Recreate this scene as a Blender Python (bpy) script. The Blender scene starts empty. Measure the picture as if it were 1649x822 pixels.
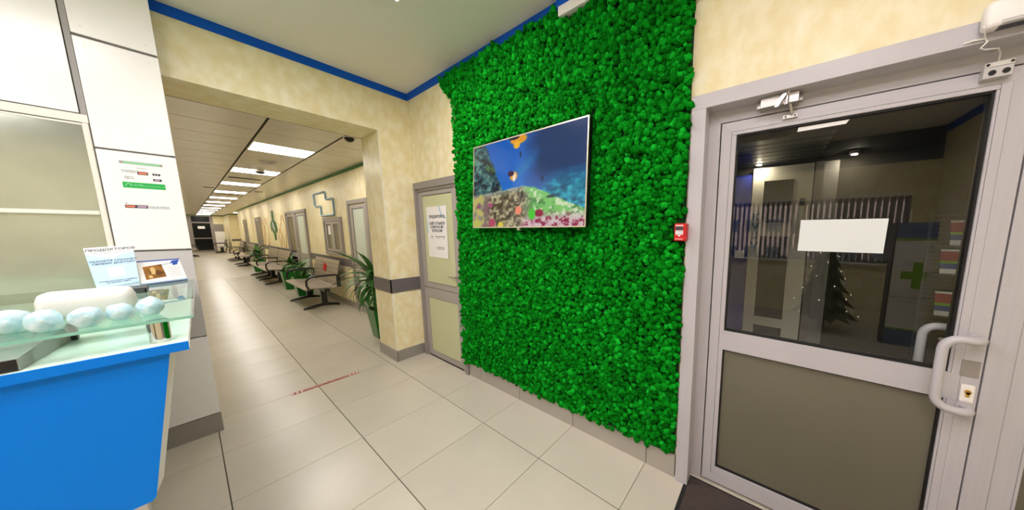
import bpy, bmesh, math, random
import numpy as np
from mathutils import Vector, Matrix

# ---------------------------------------------------------------- camera, world, exposure
scn = bpy.context.scene
COL = scn.collection
IMG_W, IMG_H = 1649, 822
FPX, CX, CY = 441.08, 939.70, 427.02
cam_d = bpy.data.cameras.new('camera'); cam = bpy.data.objects.new('camera', cam_d); COL.objects.link(cam)
cam_d.sensor_fit = 'HORIZONTAL'; cam_d.sensor_width = 36.0
cam_d.lens = FPX / IMG_W * 36.0
cam_d.shift_x = (IMG_W / 2 - CX) / IMG_W
cam_d.shift_y = (CY - IMG_H / 2) / IMG_W
cam_d.clip_start = 0.02; cam_d.clip_end = 200
cam.location = (0.0, -1.583, 1.516)
cam.rotation_euler = (math.pi / 2 - 0.12414, 0.0, 0.60371)
scn.camera = cam
w = bpy.data.worlds.new('world'); scn.world = w; w.use_nodes = True
w.node_tree.nodes['Background'].inputs[0].default_value = (0.80, 0.88, 1.0, 1)
w.node_tree.nodes['Background'].inputs[1].default_value = 7.0
scn.view_settings.view_transform = 'Standard'; scn.view_settings.look = 'None'
scn.view_settings.gamma = 1.0; scn.view_settings.use_curve_mapping = False
scn.view_settings.exposure = 0.0
LED_LOBBY = 23.0       # radiance of the lobby ceiling panels
LED_CORR = 19.0         # radiance of the corridor ceiling panels
rng = random.Random(7)
nrg = np.random.default_rng(11)

# ---------------------------------------------------------------- materials
def lin(c):
    return tuple((v / 255 / 12.92 if v / 255 <= 0.04045 else ((v / 255 + 0.055) / 1.055) ** 2.4) for v in c)

MATS = {}
def mat(name, rgb, rough=0.5, metal=0.0, spec=0.5, noise=0.0, nscale=8.0, bump=0.0, bscale=60.0, rgb2=None, coat=0.0, stretch=None):
    m = bpy.data.materials.new(name); m.use_nodes = True
    nt = m.node_tree; b = nt.nodes['Principled BSDF']
    c = lin(rgb)
    b.inputs['Base Color'].default_value = (*c, 1)
    b.inputs['Roughness'].default_value = rough
    b.inputs['Metallic'].default_value = metal
    b.inputs['Specular IOR Level'].default_value = spec
    b.inputs['Coat Weight'].default_value = coat
    if noise or rgb2 or bump:
        tc = nt.nodes.new('ShaderNodeTexCoord'); mp = nt.nodes.new('ShaderNodeMapping')
        nt.links.new(tc.outputs['Object'], mp.inputs[0])
        if stretch: mp.inputs['Scale'].default_value = stretch
    if noise or rgb2:
        n = nt.nodes.new('ShaderNodeTexNoise'); n.inputs['Scale'].default_value = nscale; n.inputs['Detail'].default_value = 6
        nt.links.new(mp.outputs[0], n.inputs['Vector'])
        mx = nt.nodes.new('ShaderNodeMix'); mx.data_type = 'RGBA'
        c2 = lin(rgb2) if rgb2 else tuple(max(0, v * (1 - noise)) for v in c)
        mx.inputs['A'].default_value = (*c, 1); mx.inputs['B'].default_value = (*c2, 1)
        rp = nt.nodes.new('ShaderNodeValToRGB'); rp.color_ramp.elements[0].position = 0.38; rp.color_ramp.elements[1].position = 0.66
        nt.links.new(n.outputs['Fac'], rp.inputs[0]); nt.links.new(rp.outputs[0], mx.inputs['Factor'])
        nt.links.new(mx.outputs['Result'], b.inputs['Base Color'])
    if bump:
        n2 = nt.nodes.new('ShaderNodeTexNoise'); n2.inputs['Scale'].default_value = bscale; n2.inputs['Detail'].default_value = 4
        nt.links.new(mp.outputs[0], n2.inputs['Vector'])
        bp = nt.nodes.new('ShaderNodeBump'); bp.inputs['Strength'].default_value = bump; bp.inputs['Distance'].default_value = 0.004
        nt.links.new(n2.outputs['Fac'], bp.inputs['Height']); nt.links.new(bp.outputs[0], b.inputs['Normal'])
    MATS[name] = m
    return m

def emis(name, rgb, strength):
    m = bpy.data.materials.new(name); m.use_nodes = True; nt = m.node_tree
    nt.nodes.remove(nt.nodes['Principled BSDF'])
    e = nt.nodes.new('ShaderNodeEmission'); e.inputs[0].default_value = (*lin(rgb), 1); e.inputs[1].default_value = strength
    nt.links.new(e.outputs[0], nt.nodes['Material Output'].inputs[0]); MATS[name] = m
    return m

def glass(name, tint=(255, 255, 255), ior=1.8, rough=0.0):
    # clear pane: Fresnel reflection on its outer faces, straight transmission
    m = bpy.data.materials.new(name); m.use_nodes = True; nt = m.node_tree
    nt.nodes.remove(nt.nodes['Principled BSDF'])
    t = nt.nodes.new('ShaderNodeBsdfTransparent'); t.inputs[0].default_value = (*lin(tint), 1)
    g = nt.nodes.new('ShaderNodeBsdfGlossy'); g.inputs['Roughness'].default_value = rough
    fr = nt.nodes.new('ShaderNodeFresnel'); fr.inputs[0].default_value = ior
    ge = nt.nodes.new('ShaderNodeNewGeometry')
    inv = nt.nodes.new('ShaderNodeMath'); inv.operation = 'SUBTRACT'; inv.inputs[0].default_value = 1.0
    mul = nt.nodes.new('ShaderNodeMath'); mul.operation = 'MULTIPLY'
    nt.links.new(ge.outputs['Backfacing'], inv.inputs[1]); nt.links.new(inv.outputs[0], mul.inputs[0]); nt.links.new(fr.outputs[0], mul.inputs[1])
    mx = nt.nodes.new('ShaderNodeMixShader')
    nt.links.new(mul.outputs[0], mx.inputs[0]); nt.links.new(t.outputs[0], mx.inputs[1]); nt.links.new(g.outputs[0], mx.inputs[2])
    nt.links.new(mx.outputs[0], nt.nodes['Material Output'].inputs[0]); MATS[name] = m
    return m

M = MATS
mat('tile', (206, 199, 183), 0.26, noise=0.08, nscale=1.3, spec=0.45)
mat('tile_b', (204, 197, 181), 0.26, noise=0.08, nscale=1.7, spec=0.45)
mat('tile_c', (208, 201, 185), 0.26, noise=0.08, nscale=1.1, spec=0.45)
mat('grout', (84, 78, 62), 0.9)
mat('plaster', (236, 222, 172), 0.45, rgb2=(247, 239, 208), nscale=12.0, bump=0.2, bscale=40, stretch=(1, 1, 0.7))
mat('ceiling', (232, 227, 219), 0.85)
mat('blue_frieze', (0, 92, 214), 0.6, spec=0.25)
mat('green_strip', (10, 112, 44), 0.45)
mat('alu', (194, 190, 194), 0.38, spec=0.4, noise=0.04, nscale=3, stretch=(40, 40, 1))
mat('alu_h', (194, 190, 194), 0.38, spec=0.4, noise=0.04, nscale=3, stretch=(1, 40, 40))
mat('grey_frame', (148, 141, 137), 0.42)
mat('grey_frame_lt', (170, 163, 158), 0.42)
mat('gasket', (16, 15, 15), 0.6)
mat('dado', (108, 101, 103), 0.5, noise=0.12, nscale=5, stretch=(1, 1, 18))
mat('skirt_tile', (178, 171, 160), 0.4, noise=0.08, nscale=4)
mat('skirt_metal', (160, 156, 150), 0.3, metal=0.35)
mat('chrome', (225, 225, 225), 0.08, metal=1.0)
mat('steel', (196, 192, 188), 0.28, metal=0.9)
mat('metal_ceiling', (226, 220, 208), 0.25, metal=0.12, noise=0.08, nscale=2)
mat('ceiling_gap', (58, 52, 42), 0.8)
mat('white_panel', (252, 249, 248), 0.22, spec=0.4)
mat('grey_panel', (200, 197, 196), 0.28)
mat('joint_grey', (160, 155, 152), 0.5)
mat('white_frame', (240, 234, 224), 0.35)
mat('blue_panel', (0, 134, 248), 0.45, spec=0.2)
mat('navy', (14, 26, 100), 0.4)
mat('white_top', (246, 248, 240), 0.12)
mat('black_plastic', (20, 19, 20), 0.35)
mat('dark_grey', (62, 62, 64), 0.4)
mat('white_plastic', (244, 240, 236), 0.35)
mat('paper', (246, 244, 243), 0.75)
mat('paper_cool', (226, 232, 232), 0.7)
mat('ink', (70, 68, 78), 0.7)
mat('ink_grey', (150, 148, 152), 0.7)
mat('light_blue', (190, 222, 243), 0.6)
mat('pale_blue_line', (150, 182, 202), 0.6)
mat('navy_ink', (40, 62, 104), 0.6)
mat('logo_blue', (38, 84, 176), 0.6)
mat('green_print', (24, 178, 76), 0.5)
mat('green_print_lt', (138, 214, 164), 0.5)
mat('grey_print', (158, 150, 142), 0.5)
mat('card_dark', (58, 48, 66), 0.5)
mat('card_orange', (226, 120, 84), 0.5)
mat('card_mauve', (190, 160, 186), 0.5)
mat('painting', (98, 60, 22), 0.6, rgb2=(176, 120, 44), nscale=22)
mat('skin_tone', (222, 188, 128), 0.6)
mat('shoe_cover', (182, 222, 232), 0.38, rgb2=(236, 247, 250), nscale=36, bump=1.0, bscale=70)
mat('red', (206, 24, 30), 0.35)
mat('red_tape', (150, 44, 36), 0.5)
mat('tape_white', (235, 200, 190), 0.6)
mat('brass', (206, 164, 70), 0.25, metal=1.0)
mat('black_metal', (18, 18, 20), 0.35, spec=0.6)
mat('seat_metal', (176, 162, 148), 0.34, metal=0.35)
mat('pot_green', (18, 106, 32), 0.30)
mat('soil', (40, 30, 22), 0.95)
mat('leaf', (38, 96, 34), 0.4, rgb2=(70, 128, 44), nscale=9)
mat('stem', (120, 92, 60), 0.8)
mat('mat_fibre', (82, 70, 64), 0.95, rgb2=(54, 46, 44), nscale=260, bump=0.8, bscale=300)
mat('rubber', (24, 22, 22), 0.6)
mat('figure_green', (48, 110, 48), 0.6)
mat('figure_orange', (222, 180, 128), 0.6)
mat('emblem_blue', (132, 164, 188), 0.5)
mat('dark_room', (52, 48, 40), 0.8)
mat('kiosk', (236, 230, 214), 0.5)
mat('blue_wall', (26, 44, 150), 0.5)
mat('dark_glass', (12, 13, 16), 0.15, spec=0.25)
mat('teal_print', (40, 120, 150), 0.5)
mat('banner_white', (236, 234, 226), 0.5)
mat('banner_blue', (104, 124, 166), 0.5)
mat('lime', (132, 190, 30), 0.5)
mat('magazine_red', (160, 30, 40), 0.4)
mat('magazine_blue', (30, 70, 150), 0.4)
mat('blind', (120, 114, 108), 0.7)  # colour darkened to show the slats against the light
mat('slate_band', (70, 82, 98), 0.6)
mat('facade', (206, 176, 160), 0.8)
mat('facade_window', (70, 80, 96), 0.3)
mat('fir', (58, 70, 36), 0.8)
mat('tv_frame', (216, 206, 184), 0.3, metal=0.5)
mat('frost', (206, 208, 166), 0.30, noise=0.05, nscale=2, spec=0.4)
mat('frost_cool', (206, 218, 206), 0.30, noise=0.05, nscale=2, spec=0.4)
mat('frost_dark', (112, 108, 92), 0.34, noise=0.06, nscale=2, spec=0.5)
mat('film_glass', (192, 198, 184), 0.13, metal=0.6, spec=1.0, noise=0.2, nscale=2.5)
emis('led', (255, 246, 249), LED_LOBBY)
emis('led_c', (255, 248, 240), LED_CORR)
emis('spot', (255, 240, 214), 380.0)
emis('fairy', (255, 240, 210), 12.0)
glass('pane', (250, 252, 250), ior=1.8)
glass('pane_dark', (150, 150, 140))
glass('shelf_glass', (226, 246, 238), ior=1.7)
mat('glass_edge', (150, 214, 194), 0.2)
mat('moss_base', (6, 58, 10), 0.9)

def moss_material():
    m = bpy.data.materials.new('moss'); m.use_nodes = True; nt = m.node_tree; b = nt.nodes['Principled BSDF']
    at = nt.nodes.new('ShaderNodeAttribute'); at.attribute_name = 'rnd'
    r = nt.nodes.new('ShaderNodeValToRGB')
    r.color_ramp.elements[0].color = (*lin((0, 98, 8)), 1); r.color_ramp.elements[1].color = (*lin((26, 216, 56)), 1)
    e = r.color_ramp.elements.new(0.6); e.color = (*lin((6, 166, 28)), 1)
    nt.links.new(at.outputs['Fac'], r.inputs[0]); nt.links.new(r.outputs[0], b.inputs['Base Color'])
    b.inputs['Roughness'].default_value = 0.9; b.inputs['Specular IOR Level'].default_value = 0.08
    n0 = nt.nodes.new('ShaderNodeTexNoise'); n0.inputs['Scale'].default_value = 210; n0.inputs['Detail'].default_value = 2
    mx = nt.nodes.new('ShaderNodeMix'); mx.data_type = 'RGBA'; mx.blend_type = 'MULTIPLY'; mx.inputs['Factor'].default_value = 1.0
    r2 = nt.nodes.new('ShaderNodeValToRGB'); r2.color_ramp.elements[0].position = .38; r2.color_ramp.elements[0].color = (.45, .50, .45, 1); r2.color_ramp.elements[1].position = .62
    nt.links.new(n0.outputs['Fac'], r2.inputs[0]); nt.links.new(r.outputs[0], mx.inputs['A']); nt.links.new(r2.outputs[0], mx.inputs['B']); nt.links.new(mx.outputs['Result'], b.inputs['Base Color'])
    tc = nt.nodes.new('ShaderNodeTexCoord'); n = nt.nodes.new('ShaderNodeTexNoise'); n.inputs['Scale'].default_value = 320; n.inputs['Detail'].default_value = 3
    nt.links.new(tc.outputs['Object'], n.inputs['Vector']); nt.links.new(tc.outputs['Object'], n0.inputs['Vector'])
    bp = nt.nodes.new('ShaderNodeBump'); bp.inputs['Strength'].default_value = 0.9; bp.inputs['Distance'].default_value = 0.006
    nt.links.new(n.outputs['Fac'], bp.inputs['Height']); nt.links.new(bp.outputs[0], b.inputs['Normal'])
    MATS['moss'] = m
moss_material()

# ---------------------------------------------------------------- mesh helpers (all coordinates are world metres)
def wloc(o):
    v = Vector(o.location)
    while o.parent: o = o.parent; v = v + Vector(o.location)
    return v

class MB:
    def __init__(s): s.bm = bmesh.new()
    def poly(s, pts): return s.bm.faces.new([s.bm.verts.new(p) for p in pts])
    def box(s, x0, x1, y0, y1, z0, z1, bev=0.0, seg=2):
        t = bmesh.new()
        v = [t.verts.new((x, y, z)) for x in (x0, x1) for y in (y0, y1) for z in (z0, z1)]
        for f in ((0, 1, 3, 2), (4, 6, 7, 5), (0, 4, 5, 1), (2, 3, 7, 6), (0, 2, 6, 4), (1, 5, 7, 3)): t.faces.new([v[i] for i in f])
        if bev: bmesh.ops.bevel(t, geom=list(t.edges), offset=bev, segments=seg, affect='EDGES', profile=0.5)
        s.join(t); return s
    def prism(s, a, b):
        # closed solid between two matching loops a and b
        n = len(a); va = [s.bm.verts.new(p) for p in a]; vb = [s.bm.verts.new(p) for p in b]
        s.bm.faces.new(va); s.bm.faces.new(vb[::-1])
        for i in range(n): s.bm.faces.new([va[i], vb[i], vb[(i + 1) % n], va[(i + 1) % n]])
        return s
    def tube(s, pts, r, n=10, closed=False):
        P = [Vector(p) for p in pts]; L = len(P)
        R = r if isinstance(r, (list, tuple)) else [r] * L
        rings = []; up = None
        for i in range(L):
            if closed: t = (P[(i + 1) % L] - P[i - 1])
            else: t = (P[min(i + 1, L - 1)] - P[max(i - 1, 0)])
            t.normalize()
            if up is None:
                up = t.orthogonal().normalized()
            else:
                up = (up - t * up.dot(t)); up.normalize()
            side = t.cross(up)
            rings.append([s.bm.verts.new(P[i] + (up * math.cos(a) + side * math.sin(a)) * R[i]) for a in [2 * math.pi * k / n for k in range(n)]])
        for i in range(L if closed else L - 1):
            A, B = rings[i], rings[(i + 1) % L]
            for k in range(n): s.bm.faces.new([A[k], A[(k + 1) % n], B[(k + 1) % n], B[k]])
        if not closed:
            s.bm.faces.new(rings[0][::-1]); s.bm.faces.new(rings[-1])
        return s
    def cyl(s, c0, c1, r, n=20, r1=None): return s.tube([c0, c1], [r, r if r1 is None else r1], n)
    def lathe(s, c, prof, n=20):
        rings = [[s.bm.verts.new((c[0] + r * math.cos(2 * math.pi * k / n), c[1] + r * math.sin(2 * math.pi * k / n), c[2] + z)) for k in range(n)] for r, z in prof]
        for A, B in zip(rings, rings[1:]):
            for k in range(n): s.bm.faces.new([A[k], A[(k + 1) % n], B[(k + 1) % n], B[k]])
        s.bm.faces.new(rings[0][::-1]); s.bm.faces.new(rings[-1]); return s
    def join(s, t):
        me = bpy.data.meshes.new('tmp'); t.to_mesh(me); t.free(); s.bm.from_mesh(me); bpy.data.meshes.remove(me)
    def build(s, name, m, parent=None, smooth=False, loc=None):
        bmesh.ops.recalc_face_normals(s.bm, faces=list(s.bm.faces))
        if smooth:
            for f in s.bm.faces: f.smooth = True
        if parent is not None: off = wloc(parent)
        elif loc is not None: off = Vector(loc)
        else:
            xs = [v.co for v in s.bm.verts]
            off = Vector(((min(c.x for c in xs) + max(c.x for c in xs)) / 2, (min(c.y for c in xs) + max(c.y for c in xs)) / 2, min(c.z for c in xs)))
        bmesh.ops.translate(s.bm, verts=list(s.bm.verts), vec=-off)
        me = bpy.data.meshes.new(name); s.bm.to_mesh(me); s.bm.free()
        me.materials.append(M[m] if isinstance(m, str) else m)
        if smooth:
            try: me.set_sharp_from_angle(angle=math.radians(40))
            except Exception: pass
        o = bpy.data.objects.new(name, me); COL.objects.link(o)
        if parent is not None: o.parent = parent
        else: o.location = off
        return o

def box(name, x0, x1, y0, y1, z0, z1, m, parent=None, bev=0.0):
    return MB().box(x0, x1, y0, y1, z0, z1, bev).build(name, m, parent)
def empty(name, loc, parent=None):
    o = bpy.data.objects.new(name, None); COL.objects.link(o); o.empty_display_size = 0.1
    o.location = Vector(loc) - (wloc(parent) if parent else Vector((0, 0, 0)))
    if parent: o.parent = parent
    return o
def tag(o, label=None, cat=None, group=None, kind=None):
    if label: o['label'] = label
    if cat: o['category'] = cat
    if group: o['group'] = group
    if kind: o['kind'] = kind
    return o
def struct(o, label=None):
    o['kind'] = 'structure'
    if label: o['label'] = label
    return o
def copy_tree(o, parent=None):
    c = o.copy(); COL.objects.link(c); c.parent = parent
    for ch in list(o.children): copy_tree(ch, c)
    return c
def text(name, s, size, m, parent, origin, xd, yd, align='CENTER', depth=0.0006, stretch=1.0, bold=0.0):
    cu = bpy.data.curves.new('t', 'FONT'); cu.body = s; cu.size = size; cu.align_x = align; cu.align_y = 'CENTER'
    cu.extrude = depth / 2; cu.offset = bold; cu.resolution_u = 2
    o = bpy.data.objects.new('t', cu); COL.objects.link(o)
    dg = bpy.context.evaluated_depsgraph_get(); me = bpy.data.meshes.new_from_object(o.evaluated_get(dg))
    bpy.data.objects.remove(o); bpy.data.curves.remove(cu)
    x = Vector(xd).normalized(); y = Vector(yd).normalized(); z = x.cross(y)
    mt = Matrix(((x.x * stretch, y.x, z.x), (x.y * stretch, y.y, z.y), (x.z * stretch, y.z, z.z))).to_4x4()
    mt.translation = Vector(origin) - wloc(parent)
    me.transform(mt); me.materials.clear(); me.materials.append(M[m]); me.name = name
    t = bpy.data.objects.new(name, me); COL.objects.link(t); t.parent = parent
    return t
def mitre(parent, x0, x1, z0, z1, wd, y0, y1, m_v, m_h, names=('frame_stile', 'frame_rail'), bottom=True, gap=0.0006):
    # four mitred bars of a frame standing in an X-Z plane
    g = gap
    sides = [('v', [(x0, z0), (x0 + wd, z0 + (wd if bottom else 0)), (x0 + wd, z1 - wd), (x0, z1)], (g, 0)),
             ('v', [(x1, z0), (x1, z1), (x1 - wd, z1 - wd), (x1 - wd, z0 + (wd if bottom else 0))], (-g, 0)),
             ('h', [(x0, z1), (x0 + wd, z1 - wd), (x1 - wd, z1 - wd), (x1, z1)], (0, 0))]
    if bottom: sides.append(('h', [(x0, z0), (x1, z0), (x1 - wd, z0 + wd), (x0 + wd, z0 + wd)], (0, 0)))
    for k, q, d in sides:
        cx = sum(p[0] for p in q) / 4; cz = sum(p[1] for p in q) / 4
        a = [(p[0], y0, p[1]) for p in q]; b = [(p[0], y1, p[1]) for p in q]
        if k == 'h':
            a = [(p[0] + (g if p[0] < cx else -g), p[1], p[2]) for p in a]; b = [(p[0] + (g if p[0] < cx else -g), p[1], p[2]) for p in b]
        MB().prism(a, b).build(names[0] if k == 'v' else names[1], m_v if k == 'v' else m_h, parent)

# ---------------------------------------------------------------- floor
ZC = 3.036          # lobby ceiling
XP = -3.505         # partition wall face towards the lobby
XB = -3.985         # its corridor face
YC = 0.20           # corridor wall
YB = -4.70          # wall behind the camera
XR = 1.97           # right wall of the lobby
XE = -33.5          # far end of the corridor
ZK = 2.63           # corridor ceiling
YL = -2.05          # left wall of the corridor
floor = MB(); floor.box(XE - 0.2, XR, YB, 0.0, -0.12, -0.003); floor.box(XE - 0.2, XB, 0.0, 0.75, -0.12, -0.003)
floor = struct(floor.build('floor', 'grout', loc=(0, 0, 0)), 'beige tiled floor of lobby and corridor')
X0, SB = -3.5914, 0.385
xl = [X0 + 0.6 * k for k in range(-18, 11)]
yl = [0.0, -SB] + [-SB - 0.6 * k for k in range(1, 9)]
tile_mesh = {}
def tile(x0, x1, y0, y1):
    key = (round(x1 - x0, 3), round(y1 - y0, 3), rng.choice(['tile', 'tile_b', 'tile_c']))
    gx, gy = 0.0015, 0.0024
    if key not in tile_mesh:
        hx, hy = (x1 - x0) / 2, (y1 - y0) / 2
        o = MB().box(-hx + gx, hx - gx, -hy + gy, hy - gy, -0.006, 0.0, 0.0008, 1).build('tile', key[2], loc=(0, 0, 0)); tile_mesh[key] = o.data
    else:
        o = bpy.data.objects.new('tile', tile_mesh[key]); COL.objects.link(o)
    o.parent = floor; o.location = ((x0 + x1) / 2, (y0 + y1) / 2, 0)
for i in range(len(xl) - 1):
    a, b = xl[i], xl[i + 1]
    corr = (a + b) / 2 < XB
    if a < -0.4 and b > -0.4 and not corr: pass
    ys = ([YC] + yl[1:] if corr else yl)
    for c, d in zip(ys, ys[1:]):
        lo, hi = max(d, YB), c
        if corr and hi <= YL: continue
        if corr: lo = max(lo, YL)
        if hi - lo > 0.02 and not (min(b, XR) - a < 0.02): tile(a, min(b, XR), lo, hi)
# the far corridor, where the joints can no longer be told apart, is one slab with a tile material
m = mat('tile_far', (204, 197, 181), 0.32, noise=0.05, nscale=2)
box('far_tiles', XE, xl[0] - 0.002, YL, 0.75, -0.006, 0.0, 'tile_far', floor)['kind'] = 'stuff'
box('threshold_tile', -0.33, 1.40, 0.0, 0.30, -0.02, 0.006, 'tile_c', floor)

# ---------------------------------------------------------------- lobby walls and ceilings
def wall(name, boxes, m, label):
    b = MB()
    for q in boxes: b.box(*q)
    return struct(b.build(name, m, loc=(0, 0, 0)), label)
wf = wall('wall_front', [(XP, -3.46, 0, .2, 0, ZC), (-3.46, -2.60, 0, .2, 2.03, ZC), (-2.60, -0.345, 0, .2, 0, ZC), (-0.345, 1.42, 0, .2, 2.165, ZC), (1.42, XR, 0, .2, 0, ZC)], 'plaster', 'cream plaster wall carrying the moss panel and both doors')
wl = wall('wall_left', [(XB, XP, -0.315, 0.2, 0, ZC), (XB, XP, YB, -0.315, 2.57, ZC), (XB, XP, YB, -1.75, 0, 2.57)], 'plaster', 'cream plaster wall with the wide corridor opening')
wall('wall_right', [(XR, XR + .15, YB, 0.2, 0, ZC)], 'plaster', 'cream side wall of the lobby')
wb = wall('wall_back', [(XB, -0.95, YB - .25, YB, 0, ZC), (1.75, XR + .15, YB - .25, YB, 0, ZC), (-0.95, 1.75, YB - .25, YB, 0, 0.98), (-0.95, 1.75, YB - .25, YB, 2.06, ZC)], 'plaster', 'cream wall with a window behind the camera')
cl = struct(box('ceiling', XB, XR + .15, YB - .25, 0.2, ZC, ZC + .15, 'ceiling'), 'smooth white lobby ceiling')
# thin corner beads of the pillar and opening
for nm, q in (('trim_1', (XP - .004, XP + .002, -.319, -.311, .135, 2.57)),):
    struct(box(nm, *q, 'white_frame'), 'pale corner bead of the pillar')
fz = 0.068
struct(box('trim_2', XP, XP + .012, YB, -0.012, ZC - fz, ZC, 'blue_frieze'), 'blue band under the ceiling above the corridor opening')
struct(box('trim_3', XP, -1.272, -0.012, 0.0, ZC - fz, ZC, 'blue_frieze'), 'blue band under the ceiling above the moss wall')
struct(box('trim_4', -1.22, XR, YB, YB + .012, ZC - 0.46, ZC, 'slate_band'), 'deep slate band above the window')
struct(box('trim_5', XR - .012, XR, YB + .012, -0.012, ZC - 0.10, ZC, 'blue_frieze'), 'blue band on the side wall')
# boxed duct above the right half of the moss
dk = empty('air_duct_box', (0.2, -0.03, 2.904))
tag(dk, 'white boxed duct with blue upper band at ceiling above the moss', 'duct')
box('casing', -1.258, XR - .02, -0.052, -0.001, 2.904, 2.961, 'white_panel', dk)
box('blue_band', -1.270, XR - .02, -0.056, -0.001, 2.961, ZC - .001, 'blue_frieze', dk)
# dado and skirting on the pillar
bs = struct(MB().box(XP, XP + .012, -.327, -.0, 0, .128).box(XB, XP + .012, -.327, -.315, 0, .128).build('baseboard_left', 'skirt_metal', loc=(0, 0, 0)), 'grey skirting around the pillar')
box('corner_cap', XP + .008, XP + .016, -.331, -.322, 0, .13, 'steel', bs)
struct(MB().box(XP, XP + .010, -.325, -.0, .815, .968).box(XB, XP + .010, -.325, -.315, .815, .968).build('trim_6', 'dado', loc=(0, 0, 0)), 'dark grey wall band around the pillar')
# skirting tiles below the moss
sk = struct(box('baseboard_front', -2.545, -0.40, -0.006, 0.0, 0, 0.146, 'grout'), 'row of grey skirting tiles under the moss wall')
edges = [-2.54, -2.345, -1.785, -1.185, -0.585, -0.400]
for a, b in zip(edges, edges[1:]): box('skirting_tile', a + .0022, b - .0022, -0.014, -0.004, 0.001, 0.147, 'skirt_tile', sk, 0.001)

# lobby ceiling LED panels; all but the first are added, out of view
def led(x, y, z, m, label, group, sz=0.585, tag_it=True):
    e = empty('ceiling_light', (x, y, z))
    tag(e, label, 'ceiling light', group)
    h = sz / 2
    box('diffuser', x - h + .012, x + h - .012, y - h + .012, y + h - .012, z - .012, z - .004, m, e)
    b = MB()
    b.box(x - h, x + h, y - h, y - h + .012, z - .014, z); b.box(x - h, x + h, y + h - .012, y + h, z - .014, z)
    b.box(x - h, x - h + .012, y - h + .012, y + h - .012, z - .014, z); b.box(x + h - .012, x + h, y - h + .012, y + h - .012, z - .014, z)
    b.build('frame', 'white_frame', e)
    return e
led(-1.875, -0.905, ZC, 'led', 'square white panel light in lobby ceiling, nearest the moss wall', 'lobby panel lights')
led(-1.875, -2.105, ZC, 'led', 'added square white panel light, out of view, above the reception counter', 'lobby panel lights')  # added here to brighten the white column
led(0.30, -1.50, ZC, 'led', 'added square white panel light, out of view, in front of the entrance door', 'lobby panel lights')  # placed to light up the entrance wall
led(-0.675, -2.705, ZC, 'led', 'added square white panel light, out of view, in the middle of the lobby ceiling', 'lobby panel lights')
led(-1.875, -3.305, ZC, 'led', 'added square white panel light, out of view, behind the reception counter', 'lobby panel lights')
led(0.75, -2.85, ZC, 'led', 'added square white panel light, out of view, near the rear window', 'lobby panel lights')  # added to brighten the rear wall mirrored in the door glass


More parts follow.
